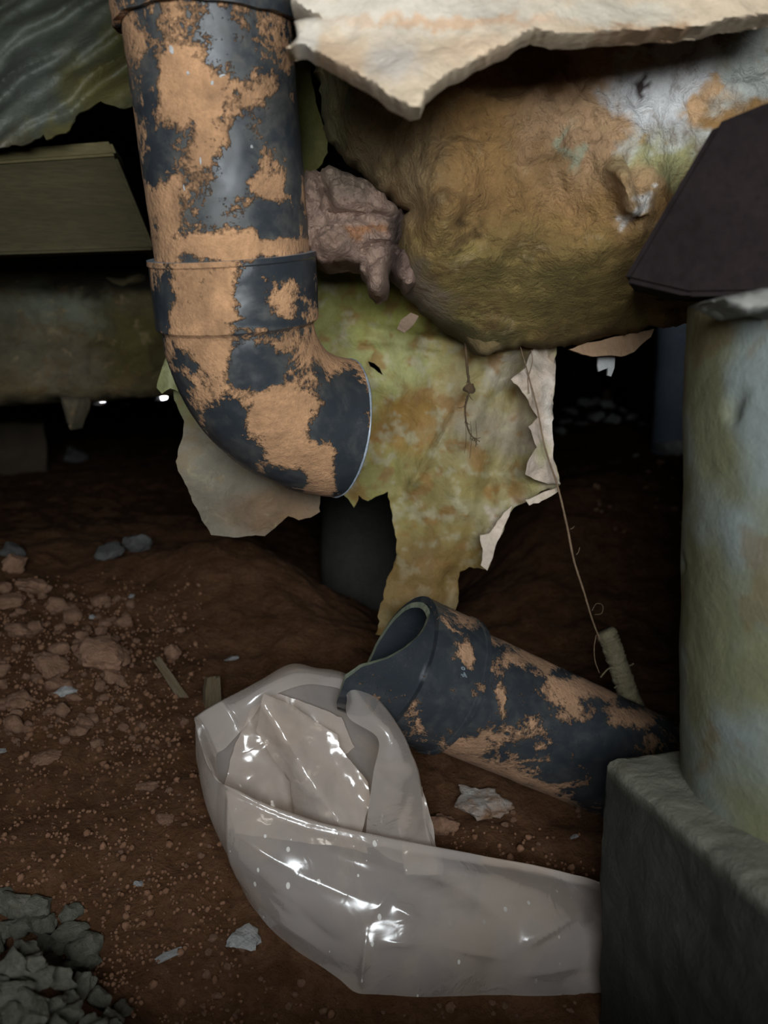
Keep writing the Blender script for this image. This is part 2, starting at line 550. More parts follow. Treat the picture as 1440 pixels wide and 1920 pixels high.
def sweep(name, path, tang, ro, ri, mat, seg=160, rough=0.0004, e0=None, jag0=None, jag1=None, seed=0, edge_mat=None):
    """hollow pipe along a path. ro/ri radii at each station; jag0/jag1(angle)-> axial shift of the end rims"""
    path = np.asarray(path, float); tang = np.asarray(tang, float); n = len(path)
    t0 = tang[0] / np.linalg.norm(tang[0])
    a = np.array(e0, float) if e0 is not None else np.cross(t0, [0.2, 1, 0.1])
    a = a - (a @ t0) * t0; a /= np.linalg.norm(a)
    Vo = []; Vi = []; s = np.concatenate([[0], np.cumsum(np.linalg.norm(np.diff(path, axis=0), axis=1))]); L = s[-1]
    for i in range(n):
        t = tang[i] / np.linalg.norm(tang[i])
        a = a - (a @ t) * t; a /= np.linalg.norm(a); b = np.cross(t, a)
        for k in range(seg):
            an = 2 * math.pi * k / seg
            dirv = math.cos(an) * a + math.sin(an) * b
            sh = 0.0
            if jag0: sh += jag0(an) * max(0, 1 - s[i] / max(L * 0.9, 1e-6))
            if jag1: sh += jag1(an) * max(0, 1 - (L - s[i]) / max(L * 0.9, 1e-6))
            p = path[i] + sh * t
            r = ro[i]
            if rough: r += rough * noise.fractal(Vector(p + dirv * r) * 60 + Vector((seed, 0, 0)), 0.9, 2, 3)
            Vo.append(p + dirv * r); Vi.append(p + dirv * ri[i])
    N = n * seg; F = []; mi = []
    for i in range(n - 1):
        for k in range(seg):
            k2 = (k + 1) % seg
            q = (i * seg + k, i * seg + k2, (i + 1) * seg + k2, (i + 1) * seg + k)
            F.append(q); F.append(tuple(N + j for j in q[::-1])); mi += [0, 0]
    for k in range(seg):
        k2 = (k + 1) % seg
        F.append((k2, k, N + k, N + k2)); mi.append(1)
        o = (n - 1) * seg
        F.append((o + k, o + k2, N + o + k2, N + o + k)); mi.append(1)
    me = mesh(name, Vo + Vi, F, mat)
    if edge_mat:
        me.materials.append(edge_mat); me.polygons.foreach_set('material_index', mi)
    me.set_sharp_from_angle(angle=math.radians(40))
    return me


def paint_bias(me, blobs, default=0.0, back=0.02):
    co = np.empty(len(me.vertices) * 3); me.vertices.foreach_get('co', co); co = co.reshape(-1, 3)
    nr = np.empty(len(me.vertices) * 3); me.vertices.foreach_get('normal', nr); nr = nr.reshape(-1, 3)
    px, py = proj(co)
    face = np.einsum('ij,ij->i', nr, co - CAM) < 0
    v = np.full(len(co), default)
    for cx, cy, rx, ry, val in blobs:
        q = np.hypot((px - cx) / rx, (py - cy) / ry)
        v = v + val * np.clip(1.6 - q, 0, 1) * face
    attr_f(me, 'bias', v)


def box(name, c0, c1, mat):
    (x0, y0, z0), (x1, y1, z1) = c0, c1
    V = [(x, y, z) for x in (x0, x1) for y in (y0, y1) for z in (z0, z1)]
    F = [(0, 1, 3, 2), (4, 6, 7, 5), (0, 4, 5, 1), (2, 3, 7, 6), (0, 2, 6, 4), (1, 5, 7, 3)]
    return mesh(name, V, F, mat, False)


def boxes(name, lst, mat):
    V = []; F = []
    for (x0, y0, z0), (x1, y1, z1) in lst:
        s = len(V)
        V += [(x, y, z) for x in (x0, x1) for y in (y0, y1) for z in (z0, z1)]
        F += [tuple(s + i for i in f) for f in ((0, 1, 3, 2), (4, 6, 7, 5), (0, 4, 5, 1), (2, 3, 7, 6), (0, 2, 6, 4), (1, 5, 7, 3))]
    return mesh(name, V, F, mat, False)


def hexa(name, corners, mat, cuts=24, amp=0.002, nscale=18, bevel=0.004, colfun=None, seed=0, rough_edge=0.0):
    """solid from 8 corners (bottom 4 ccw, top 4 ccw), bevelled, subdivided and roughened"""
    bm = bmesh.new()
    vs_ = [bm.verts.new(tuple(c)) for c in corners]
    for f in ((3, 2, 1, 0), (4, 5, 6, 7), (0, 1, 5, 4), (1, 2, 6, 5), (2, 3, 7, 6), (3, 0, 4, 7)):
        bm.faces.new([vs_[i] for i in f])
    if cuts: bmesh.ops.subdivide_edges(bm, edges=bm.edges[:], cuts=cuts, use_grid_fill=True)
    bm.normal_update()
    for v in bm.verts:
        nn = v.normal.copy()
        k = noise.fractal(v.co * nscale + Vector((seed, seed, 0)), 0.8, 2, 5) * amp
        sharp = len({tuple(round(c, 2) for c in f.normal) for f in v.link_faces}) > 1
        if sharp: k -= bevel * (0.6 + rough_edge * abs(noise.fractal(v.co * 45, 0.7, 2, 4)))
        v.co += nn * k
    me = bpy.data.meshes.new(name); bm.to_mesh(me); bm.free()
    me.materials.append(mat); me.shade_smooth(); me.set_sharp_from_angle(angle=math.radians(50))
    if colfun:
        co = [v.co.copy() for v in me.vertices]
        attr_c(me, np.array([colfun(c) for c in co]))
    return me


# ------------------------------------------------------------------ ground surface
GC = [(0, 1920, .56), (360, 1920, .575), (720, 1920, .59), (1100, 1920, .60), (1500, 1920, .60), (-400, 1900, .56),
      (0, 1800, .545), (120, 1830, .535), (300, 1800, .60), (0, 1660, .635), (200, 1690, .635), (-300, 1600, .65),
      (0, 1500, .70), (200, 1450, .745), (350, 1520, .71), (430, 1610, .672), (560, 1770, .625), (500, 1500, .735),
      (640, 1600, .715), (900, 1560, .735), (1100, 1600, .73), (1000, 1520, .775), (860, 1480, .78), (1300, 1600, .73),
      (150, 1230, .87), (-200, 1230, .87), (0, 1075, 1.0), (150, 1090, 1.02), (300, 1130, 1.0), (400, 1220, .93), (420, 1012, 1.10),
      (330, 1030, 1.15), (500, 1040, 1.09), (580, 1105, 1.06), (680, 1195, .965), (600, 1230, .92), (-200, 1060, 1.05),
      (100, 985, 1.5), (250, 960, 1.7), (50, 900, 2.2), (300, 890, 2.2), (100, 850, 2.8), (-200, 900, 2.2), (480, 1010, 1.45),
      (650, 1150, 1.35), (860, 1215, 1.12), (1000, 1300, .98), (1150, 1360, .92), (1290, 1300, .98), (1450, 1300, .98),
      (1000, 1110, 1.27), (1200, 1110, 1.27), (1350, 1100, 1.27), (1000, 1000, 1.42), (1130, 985, 1.42), (1150, 910, 1.55), (1250, 905, 1.55), (1000, 930, 1.55),
      (1150, 880, 1.9), (1400, 880, 1.9), (1150, 810, 2.7), (1250, 770, 3.4), (1000, 775, 3.4), (700, 1000, 2.0), (720, 1150, 1.55), (850, 1120, 1.5), (600, 1120, 1.5), (500, 850, 2.7)]
GP = np.array([P(*g) for g in GC])
GP = np.vstack([GP, [(-2.6, 1.0, .2), (2.6, 1.0, .15), (-2.6, 3.0, .25), (2.6, 3.0, .3), (0, 6.4, .42), (-2.5, 6.4, .30), (2.5, 6.4, .42),
                     (-1.0, 4.5, .28), (1.2, 4.5, .38), (-1.2, .4, .08), (1.2, .4, .05), (0, -.5, .02), (-1, -.5, .02), (1, -.5, .02)]])


def _tps(r2):
    return np.where(r2 > 1e-12, r2 * np.log(np.maximum(r2, 1e-12)), 0.0)


def _warp(xy):
    xy = np.asarray(xy, float); y = np.maximum(xy[:, 1], -0.6) + 1.0
    return np.stack([xy[:, 0] / (0.5 + 0.5 * y), np.log(y) * 1.6], 1)


_W = _warp(GP[:, :2])
_K = _tps(((_W[:, None] - _W[None]) ** 2).sum(-1)) + np.eye(len(_W)) * 2e-4
_A = np.block([[_K, np.hstack([np.ones((len(_W), 1)), _W])], [np.vstack([np.ones((1, len(_W))), _W.T]), np.zeros((3, 3))]])
_C = np.linalg.solve(_A, np.concatenate([GP[:, 2], np.zeros(3)]))


def ground_base(xy):
    xy = np.array(xy, float); xy[:, 0] = np.clip(xy[:, 0], -2.7, 2.7)
    q = _warp(xy)
    return _tps(((q[:, None] - _W[None]) ** 2).sum(-1)) @ _C[:-3] + _C[-3] + q @ _C[-2:]


def ground_z(xy):
    xy = np.asarray(xy, float)
    z = np.concatenate([ground_base(xy[i:i + 20000]) for i in range(0, len(xy), 20000)])
    out = np.empty(len(xy))
    for i, (x, y) in enumerate(xy):
        v = Vector((x, y, 0))
        k = min(1.0, max(0.15, (y - 0.3) * 1.2))
        out[i] = (noise.fractal(v * 6, 0.9, 2, 3) * 0.010 + noise.fractal(v * 26, 0.8, 2, 4) * 0.0055 * min(1.6, 0.6 + 0.5 * y)
                  + abs(noise.noise(v * 11)) * 0.008 * k)
    return z + out - 0.004


def ground_hit(px, py):
    ds = np.geomspace(0.35, 7, 160)
    for _ in range(3):
        Q = np.array([P(px, py, d) for d in ds])
        k = np.nonzero(Q[:, 2] <= ground_z(Q[:, :2]))[0]
        if len(k) == 0: return P(px, py, 5.0), 5.0
        b = ds[k[0]]; a = ds[max(k[0] - 1, 0)]
        ds = np.linspace(a, b, 8)
    return P(px, py, b), b


ys = np.concatenate([np.linspace(-0.45, 0.38, 26), np.geomspace(0.385, 6.6, 430)])
us = np.linspace(-1, 1, 400)
us = np.sign(us) * np.abs(us) ** 1.15
def _row(y):
    hw = 0.42 + 0.46 * max(y, 0.1)
    out_ = [hw + (3.55 - hw) * (k / 7.0) ** 1.6 for k in range(1, 8)]      # floor runs on to the side walls
    return [-x for x in out_[::-1]] + [u * hw for u in us] + out_
XY = np.array([(x, y) for y in ys for x in _row(y)])
Z = ground_z(XY)
nx = len(us) + 14
F = [(j * nx + i, j * nx + i + 1, (j + 1) * nx + i + 1, (j + 1) * nx + i) for j in range(len(ys) - 1) for i in range(nx - 1)]
o = obj('floor', mesh('floor', np.column_stack([XY, Z]), F, M['earth']))
tag(o, 'uneven red earth floor of the crawl space', kind='structure')

# ------------------------------------------------------------------ the shell of the crawl space
CEIL = 0.88
o = obj('ceiling', box('ceiling', (-3.6, -0.45, CEIL), (3.6, 6.7, CEIL + 0.1), M['dim']))
tag(o, 'dark underside of the house floor', kind='structure')
for nm, x0, x1 in (('wall_left', -3.7, -3.4), ('wall_right', 3.4, 3.7)):
    o = obj(nm, box(nm, (x0, -0.6, -0.4), (x1, 6.8, CEIL + 0.1), M['dim'])); tag(o, kind='structure')
# far wall with two small gaps to the daylight
yb = 6.5
def far(px, py):
    d0 = P(px, py, 1.0) - CAM
    return CAM + d0 * (yb / d0[1])
g1a, g1b = far(181, 746), far(196, 761)
g2a, g2b = far(297, 741), far(312, 750)
L = [((-3.6, yb, -0.4), (3.6, yb + .1, g1b[2])), ((-3.6, yb, g2a[2]), (3.6, yb + .1, CEIL + .1)),
     ((-3.6, yb, g1b[2]), (g1a[0], yb + .1, g2a[2])), ((g1b[0], yb, g1b[2]), (g2a[0], yb + .1, g2a[2])),
     ((g2b[0], yb, g1b[2]), (3.6, yb + .1, g2a[2])), ((g1a[0], yb, g1a[2]), (g1b[0], yb + .1, g2a[2])),
     ((g2a[0], yb, g1b[2]), (g2b[0], yb + .1, g2b[2]))]
o = obj('wall_back', boxes('wall_back', L, M['dim'])); tag(o, kind='structure')
h = HATCH
L = [((-3.6, h['y'] - .06, -.4), (h['x0'], h['y'], CEIL + .1)), ((h['x1'], h['y'] - .06, -.4), (3.6, h['y'], CEIL + .1)),
     ((h['x0'], h['y'] - .06, h['z1']), (h['x1'], h['y'], CEIL + .1)), ((h['x0'], h['y'] - .06, -.4), (h['x1'], h['y'], h['z0']))]
o = obj('wall_front', boxes('wall_front', L, M['dim'])); tag(o, kind='structure')
# unseen ledge just under the viewer, added to shade the near ground
o = obj('shade_ledge_1', box('shade_ledge_1', (-1.6, h['y'], -.3), (1.6, 0.14, 0.265), M['dim'])); tag(o, kind='structure')

# ------------------------------------------------------------------ upper broken drain pipe
A0 = P(377, -70, .548); A1 = P(437, 478, .612); A2 = P(447, 612, .628)
ax = A1 - A0; axn = ax / np.linalg.norm(ax)
root = empty('broken_drain_pipe', tuple(A2))
tag(root, 'muddy black plastic drain pipe hanging from above with its bend broken open', 'pipe')
R_P = 0.0550
n = 190
path = [A0 + ax * t for t in np.linspace(-0.90, 1.06, n)]
me = sweep('pipe', path, [axn] * n, [R_P] * n, [R_P - .0045] * n, M['pipe'], e0=(1, 0, 0))
paint_bias(me, [(282, 200, 18, 110, -.20), (318, 245, 16, 22, -.2), (300, 305, 20, 40, -.22), (440, 305, 34, 42, -.24), (425, 390, 58, 40, -.10),
                (520, 410, 60, 26, -.16), (545, 200, 30, 120, -.12), (500, 330, 30, 40, .12), (350, 150, 50, 60, .10), (390, 270, 40, 60, .10),
                (340, 380, 40, 50, .10), (430, 120, 40, 50, -.10), (360, 240, 12, 16, -.2), (440, 462, 150, 12, .25), (550, 330, 12, 60, -.12)], 0.075)
child('pipe', me, root, A2)
# upper coupling
path = [A0 + ax * t for t in np.linspace(-0.12, 0.185, 60)]
me = sweep('coupling', path, [axn] * 60, [R_P + .0055] * 60, [R_P + .0004] * 60, M['pipe'], e0=(1, 0, 0), seed=3,
           jag1=lambda a: 0.003 * math.sin(a * 2 + 1) + 0.0015 * noise.noise(Vector((a * 4, 0, 2))))
paint_bias(me, [(330, 14, 30, 18, -.15), (400, 40, 70, 12, -.12), (500, 30, 60, 40, -.15)], 0.03)
child('coupling', me, root, A2)
# elbow: socket + quarter bend
R_E = 0.0595; R_B = 0.090
e = RGT * .90 + FWD * .43 - UPV * 0.02
e = e - (e @ axn) * axn; e /= np.linalg.norm(e)
st = []; tg = []; ro = []; ri = []
for t in np.linspace(0, 1, 46):
    st.append(A1 + (A2 - A1) * t); tg.append(axn)
    lip = 0.0012 if t < .08 else 0.0
    ro.append(R_E + lip - 0.004 * float(smooth(.93, 1.0, t))); ri.append(R_P + .0002)
ctr = A2 + e * R_B
SW = math.radians(74)
for t in np.linspace(0.015, 1, 90):
    a = t * SW
    st.append(ctr + R_B * (-e * math.cos(a) + axn * math.sin(a)))
    tg.append(axn * math.cos(a) + e * math.sin(a)); ro.append(R_E - .004); ri.append(R_P - .003)
for t in np.linspace(0.1, 1, 8):
    st.append(st[-1] + tg[-1] * 0.0012); tg.append(tg[-1]); ro.append(R_E - .004); ri.append(R_P - .002)
me = sweep('elbow', st, tg, ro, ri, M['pipe_elbow'], e0=(1, 0, 0), seed=5, edge_mat=M['cut'])
paint_bias(me, [(545, 490, 48, 26, -.30), (468, 550, 28, 46, -.20), (575, 560, 22, 45, -.22), (303, 560, 18, 60, -.26), (500, 606, 60, 6, -.3),
                (470, 690, 46, 36, -.30), (345, 690, 22, 44, -.14), (425, 795, 30, 40, -.24), (655, 750, 30, 46, -.24), (620, 800, 40, 26, -.26),
                (655, 880, 28, 46, -.30), (540, 895, 44, 20, -.16), (470, 850, 30, 24, -.12),
                (370, 570, 56, 90, .22), (530, 770, 56, 32, .24), (545, 840, 34, 34, .24), (600, 890, 22, 44, .22), (400, 660, 30, 50, .18), (560, 650, 60, 22, .10), (590, 590, 20, 30, .05)], 0.06)
child('elbow', me, root, A2)
pe, te = st[-1], tg[-1]
me = sweep('cut_rim', [pe + te * k for k in (-.0012, -.0006, 0, .0008, .0012)], [te] * 5, [R_E - .0042, R_E - .0036, R_E - .0034, R_E - .0040, R_E - .005], [R_P - .002] * 5, M['cut'], e0=(1, 0, 0), rough=.0004, seed=6)
oc = child('cut_rim', me, root, A2); oc['label'] = 'pale cut rim of the broken bend'
# dried plaster specks on the pipe
for i, (px, py, lx, ly) in enumerate([(322, 92, 8, 12), (352, 137, 6, 5), (398, 155, 6, 6), (416, 142, 12, 4), (376, 300, 4, 12), (345, 352, 3, 10), (472, 275, 5, 5)]):
    dd = (P(px, py, 1) - CAM); dd /= np.linalg.norm(dd)
    q = CAM - A0; b_ = q - (q @ axn) * axn; c_ = dd - (dd @ axn) * axn
    aa, bb, cc = c_ @ c_, 2 * b_ @ c_, b_ @ b_ - R_P ** 2
    t = (-bb - math.sqrt(bb * bb - 4 * aa * cc)) / (2 * aa)
    p = CAM + dd * t
    s = t / FPX
    bm = bmesh.new(); bmesh.ops.create_icosphere(bm, subdivisions=2, radius=1)
    for v in bm.verts:
        k = 1 + 0.5 * noise.noise(v.co * 1.7 + Vector((i * 3, 0, 0)))
        v.co = Vector((v.co.x * lx * s * .5 * k, v.co.y * 0.0008, v.co.z * ly * s * .6 * k))
    mm = bpy.data.meshes.new('plaster_speck'); bm.to_mesh(mm); bm.free(); mm.materials.append(M['white'])
    mm.transform(Matrix.Rotation(random.uniform(-.4, .4), 4, 'Y')); mm.transform(Matrix.Translation(p))
    child('plaster_speck', mm, root, A2)

# ------------------------------------------------------------------ lower broken pipe
Lc = P(841, 1284, .735)
la = RGT * .845 - UPV * .425 + FWD * .325
la /= np.linalg.norm(la)
lroot = empty('buried_drain_pipe', tuple(Lc))
tag(lroot, 'muddy black plastic drain pipe lying half buried with its socket mouth torn open', 'pipe')
RS, RL = 0.0605, 0.0545
upd = -la[1] * 0 + UPV; e0l = UPV - (UPV @ la) * la; e0l /= np.linalg.norm(e0l)   # angle 0 points up in view
n = 130
path = [Lc + la * s for s in np.linspace(-0.02, 0.50, n)]
me = sweep('pipe', path, [la] * n, [RL] * n, [RL - .005] * n, M['pipe_low'], e0=e0l, seed=8)
paint_bias(me, [(930, 1190, 40, 20, .16), (1010, 1232, 60, 18, .22), (1100, 1290, 60, 16, .24), (1180, 1345, 50, 18, .25), (860, 1410, 50, 22, .26),
                (930, 1450, 60, 20, .20), (1000, 1490, 60, 22, .12), (942, 1315, 10, 28, .16), (915, 1385, 26, 18, .14), (1065, 1330, 36, 22, .14), (1100, 1350, 10, 10, .1),
                (905, 1255, 12, 70, .06), (980, 1300, 34, 40, -.10), (1120, 1370, 60, 36, -.12), (905, 1300, 20, 40, -.10)], -0.04)
child('pipe', me, lroot, Lc)
n = 50
path = [Lc + la * s for s in np.linspace(-0.052, 0.0, n)]
rs = [RS + (0.0012 if i > n - 6 else 0) for i in range(n)]
me = sweep('socket', path, [la] * n, rs, [RL + .0003] * n, M['pipe_low'], e0=e0l, seed=11)
paint_bias(me, [(855, 1160, 40, 20, .16), (852, 1215, 18, 22, .14), (880, 1225, 12, 20, .13), (838, 1378, 22, 24, .16), (760, 1312, 34, 12, .18), (750, 1350, 40, 30, .04),
                (800, 1262, 8, 8, .08), (850, 1298, 8, 8, .14), (830, 1290, 50, 70, -.10), (800, 1200, 40, 40, -.04)], -0.075)
soc = child('socket', me, lroot, Lc)
# torn stub of the bend still glued in the socket
def stubcut(a):
    # angle 0 points up, 90 degrees towards the viewer; the near wall sticks out furthest
    L_ = np.interp(math.degrees(a) % 360, [0, 30, 45, 60, 75, 90, 105, 120, 150, 180, 210, 240, 270, 360],
                   [0, .001, .006, .012, .020, .032, .049, .054, .046, .030, .012, .004, .001, 0])
    return -L_ - 0.0012 * noise.noise(Vector((math.cos(a) * 3, math.sin(a) * 3, 1.3)))
n = 34
path = [Lc + la * s for s in np.linspace(-0.0535, -0.012, n)]
me = sweep('torn_stub', path, [la] * n, [RL] * n, [RL - .0052] * n, M['pipe_stub'], e0=e0l, jag0=stubcut, seed=14, rough=0.0003, edge_mat=M['raw'])
paint_bias(me, [(700, 1290, 60, 30, .06), (745, 1320, 30, 16, .12)], -0.16)
st_ = child('torn_stub', me, lroot, Lc)
st_['label'] = 'torn shiny end of the glued-in bend'
# faint printed characters on the socket
bl_ = np.cross(la, e0l)
def on_socket(px, py, r):
    dd = (P(px, py, 1) - CAM); dd /= np.linalg.norm(dd)
    q = CAM - Lc; b_ = q - (q @ la) * la; c_ = dd - (dd @ la) * la
    aa, bb, cc = c_ @ c_, 2 * b_ @ c_, b_ @ b_ - r * r
    t = (-bb - math.sqrt(max(0, bb * bb - 4 * aa * cc))) / (2 * aa)
    p = CAM + dd * t
    q = p - Lc; nn = q - (q @ la) * la
    return p, nn / np.linalg.norm(nn)
for ch, px, py, hgt in (('0', 868, 1253, 8), ('4', 870, 1265, 12)):
    p, nn = on_socket(px, py, RS + 0.0008)
    cu = bpy.data.curves.new('printed_character', 'FONT'); cu.body = ch; cu.align_x = 'CENTER'; cu.align_y = 'CENTER'
    cu.size = hgt * 0.735 / FPX * 1.4; cu.fill_mode = 'NONE'; cu.bevel_depth = 0.00012; cu.resolution_u = 3
    tmp = bpy.data.objects.new('tmp', cu)
    COL.objects.link(tmp)
    bpy.context.view_layer.update()
    mm = bpy.data.meshes.new_from_object(tmp.evaluated_get(bpy.context.evaluated_depsgraph_get()))
    bpy.data.objects.remove(tmp); bpy.data.curves.remove(cu)
    mm.name = 'printed_character'; mm.materials.clear(); mm.materials.append(M['ink'])
    tdir = np.cross(nn, la); tdir /= np.linalg.norm(tdir)
    if tdir[2] > 0: tdir = -tdir
    xdir = tdir; zdir = nn; ydir = np.cross(zdir, xdir)
    Mx = Matrix((tuple(xdir) + (0,), tuple(ydir) + (0,), tuple(zdir) + (0,), (0, 0, 0, 1))).transposed()
    Mx.translation = Vector(p)
    mm.transform(Mx); mm.transform(Matrix.Translation(-Vector(Lc)))
    oc = bpy.data.objects.new('printed_character', mm); COL.objects.link(oc); oc.parent = soc

# ------------------------------------------------------------------ polythene bag
def st_rail(lst): return np.array([P(*q) for q in lst])
TOP = st_rail([(1230, 1690, .675), (1120, 1655, .662), (1000, 1623, .65), (850, 1597, .638), (745, 1578, .628), (715, 1572, .626), (680, 1565, .624), (560, 1535, .620), (450, 1487, .622), (397, 1447, .630),
               (366, 1358, .655), (375, 1338, .668), (440, 1300, .690), (490, 1272, .700), (546, 1244, .705), (600, 1253, .695), (660, 1266, .680), (712, 1315, .664), (752, 1372, .650), (780, 1440, .648), (798, 1510, .655), (815, 1590, .665)])
BOT = st_rail([(1230, 1872, .635), (1120, 1866, .622), (1000, 1869, .612), (850, 1868, .602), (715, 1864, .594), (668, 1861, .592), (630, 1832, .596), (545, 1775, .606), (470, 1700, .622), (428, 1620, .645),
               (412, 1570, .668), (420, 1560, .685), (460, 1545, .70), (500, 1535, .708), (560, 1530, .71), (610, 1540, .708), (660, 1560, .70), (700, 1585, .69), (735, 1610, .68), (765, 1620, .675), (790, 1630, .675), (830, 1640, .675)])
FOLD = st_rail([(1230, 1702, .678), (1120, 1668, .665), (1000, 1637, .654), (850, 1612, .643), (745, 1593, .634), (715, 1587, .632), (680, 1580, .630), (560, 1552, .626), (450, 1510, .630), (415, 1480, .642),
                (405, 1420, .665), (425, 1400, .672), (470, 1350, .680), (500, 1312, .682), (560, 1286, .680), (605, 1285, .672), (648, 1300, .662), (655, 1345, .650), (708, 1385, .640), (700, 1450, .640), (690, 1520, .646), (684, 1590, .655)])
NU, NV, NFO = 300, 56, 24
t_, b_, f_ = catmull(TOP, NU), catmull(BOT, NU), catmull(FOLD, NU)
cen = (TOP[3:].mean(0) + BOT[3:].mean(0)) / 2
V = []
for i in range(NU):
    du = t_[min(i + 1, NU - 1)] - t_[max(i - 1, 0)]
    side = np.cross(du, t_[i] - b_[i]); side /= np.linalg.norm(side) + 1e-12
    if side @ ((t_[i] + b_[i]) / 2 - cen) < 0 : side = -side
    if i < NU * 0.36: 
        side = side if side @ FWD < 0 else -side
    bulge = 0.013 if i < NU * .4 else 0.006
    for j in range(NV):
        v = j / (NV - 1)
        p = b_[i] * (1 - v) + t_[i] * v + side * bulge * math.sin(math.pi * min(1, v * 1.05)) 
        V.append(p)
    for j in range(1, NFO + 1):
        v = j / NFO
        p = t_[i] * (1 - v) + f_[i] * v - side * 0.0 + np.array([0, 0, 1]) * 0.004 * math.sin(math.pi * v)
        if i > NU * .55: p = p - FWD * 0.006 * math.sin(math.pi * v)
        V.append(p)
V = np.array(V); NW = NV + NFO
F = [(i * NW + j, (i + 1) * NW + j, (i + 1) * NW + j + 1, i * NW + j + 1) for i in range(NU - 1) for j in range(NW - 1)]
def crumple(V, F, a1=0.006, a2=0.003, seed=0):
    me = mesh('tmp', V, F); nr = np.empty(len(V) * 3); me.vertices.foreach_get('normal', nr); nr = nr.reshape(-1, 3)
    bpy.data.meshes.remove(me)
    k = np.empty(len(V))
    for i, p in enumerate(V):
        q = Vector(p)
        wv = Vector((noise.noise(q * 9 + Vector((seed, 0, 0))), noise.noise(q * 9 + Vector((0, 5, seed))), noise.noise(q * 9 + Vector((7, 0, 3))))) * 0.04
        q2 = q + wv
        k[i] = a1 * (0.35 - abs(noise.noise(q2 * 13 + Vector((seed, 1, 2))))) * 1.6 + a2 * (0.3 - abs(noise.noise(q2 * 34 + Vector((3, seed, 2))))) * 1.6 + a1 * 0.8 * noise.noise(q * 8)
    return V + nr * k[:, None]
V = crumple(V, F, 0.0032, 0.0009, 2)
# pressed creases in the front of the film
CREASES = [((700, 1715), (750, 1640), .004), ((735, 1690), (800, 1732), .005), ((785, 1678), (835, 1660), .003), ((840, 1690), (848, 1718), .003), ((848, 1718), (900, 1692), .004),
           ((960, 1785), (1105, 1695), .006), ((980, 1828), (1090, 1812), .004), ((688, 1740), (676, 1858), .005), ((600, 1588), (760, 1640), .003), ((760, 1640), (800, 1600), .003),
           ((700, 1770), (800, 1765), .004), ((800, 1765), (960, 1800), .003), ((905, 1640), (860, 1690), .003), ((440, 1560), (560, 1640), .004), ((560, 1640), (690, 1690), .003), ((480, 1700), (600, 1780), .003), ((830, 1630), (930, 1640), .003)]
cpx, cpy = proj(V)
iu = np.repeat(np.arange(NU), NW); jv = np.tile(np.arange(NW), NU)
front = (iu < NU * .42) & (jv < NV - 1)
fade = np.clip(np.minimum(jv / 3.0, (NV - 1 - jv) / 4.0), 0, 1)
for (ax_, ay_), (bx_, by_), am in CREASES:
    abx, aby = bx_ - ax_, by_ - ay_
    tt = np.clip(((cpx - ax_) * abx + (cpy - ay_) * aby) / (abx ** 2 + aby ** 2), 0, 1)
    dd_ = np.hypot(cpx - ax_ - tt * abx, cpy - ay_ - tt * aby)
    k_ = am * 0.7 * np.exp(-dd_ / 13.0) * np.sin(math.pi * np.clip(tt, 0.08, 0.92)) * front * fade
    V = V - k_[:, None] * FWD
broot = empty('plastic_bag', tuple(P(620, 1800, .62)))
BL = Vector(P(620, 1800, .62))
tag(broot, 'crumpled clear polythene bag lying open on the red earth below the pipes', 'plastic bag')
me = mesh('film', V, F, M['film'])
attr_f(me, 'speckle', np.where(front, 0.16 - 0.0005 * np.clip(cpx - 560, -200, 600), 0.0))
child('film', me, broot, BL)
# inner crumpled tongue
def flap_d(px, py):
    # ridge line from (496,1335) to (590,1485)
    s = ((px - 496) * 94 + (py - 1335) * 150) / (94 * 94 + 150 * 150)
    off = ((px - 496) * 150 - (py - 1335) * 94) / 177.0
    return .652 - 0.004 * s + 0.00028 * abs(off - 6) + 0.00010 * max(0, off - 60) - 0.012 * math.exp(-((off - 95) / 24) ** 2) * float(smooth(.5, .95, s + .2))
me = patch('inner_flap', [(495, 1298), (550, 1325), (600, 1357), (632, 1378), (636, 1402), (650, 1420), (690, 1468), (694, 1500), (672, 1590), (560, 1565), (546, 1500), (543, 1465), (505, 1412), (480, 1370)],
           flap_d, 0.0006, M['film'], res=6, amp=0.0035, nscale=30, torn=1.5, seed=4)
child('inner_flap', me, broot, BL)
def flap2_d(px, py): return .690 - 0.00004 * (py - 1350) + 0.004 * math.sin(px * .03 + py * .018)
me = patch('inner_flap', [(470, 1330), (520, 1300), (640, 1345), (665, 1400), (640, 1420), (690, 1600), (440, 1560), (420, 1480), (440, 1400)],
           flap2_d, 0.0006, M['film'], res=7, amp=0.006, nscale=22, torn=2, seed=9)
child('inner_flap', me, broot, BL)
# trailing piece on the right of the mouth
me = patch('trailing_film', [(775, 1455), (792, 1475), (812, 1545), (822, 1640), (760, 1640), (745, 1540)],
           lambda px, py: .672, 0.0006, M['film'], res=7, amp=0.006, nscale=25, torn=2, seed=12)
child('trailing_film', me, broot, BL)

# ------------------------------------------------------------------ footing block + concrete pile on the right
GRN, BLU = np.array((0.128, 0.127, 0.070)), np.array((0.160, 0.182, 0.168))
ptop = 0.452 + 0.044; pbot = (P(1136, 1412, .575)[2] + P(1500, 1745, .40)[2]) / 2 - 0.006
px0, py0, prad = 0.300, 0.500, 0.120
V = []; F = []; nz, na = 150, 200
for i in range(nz):
    z = pbot + (ptop - pbot) * i / (nz - 1)
    lean = (ptop - z) * 0.035
    for k in range(na):
        a = 2 * math.pi * k / na
        p = Vector((px0 + lean + prad * math.cos(a), py0 + prad * math.sin(a), z))
        r = prad + noise.fractal(p * 14, 0.9, 2, 4) * 0.0016 - 0.0022 * max(0, noise.noise(p * 46) - 0.36) * 5 * (1 if noise.noise(p * 9) > 0 else .2)
        V.append((px0 + lean + r * math.cos(a), py0 + r * math.sin(a), z))
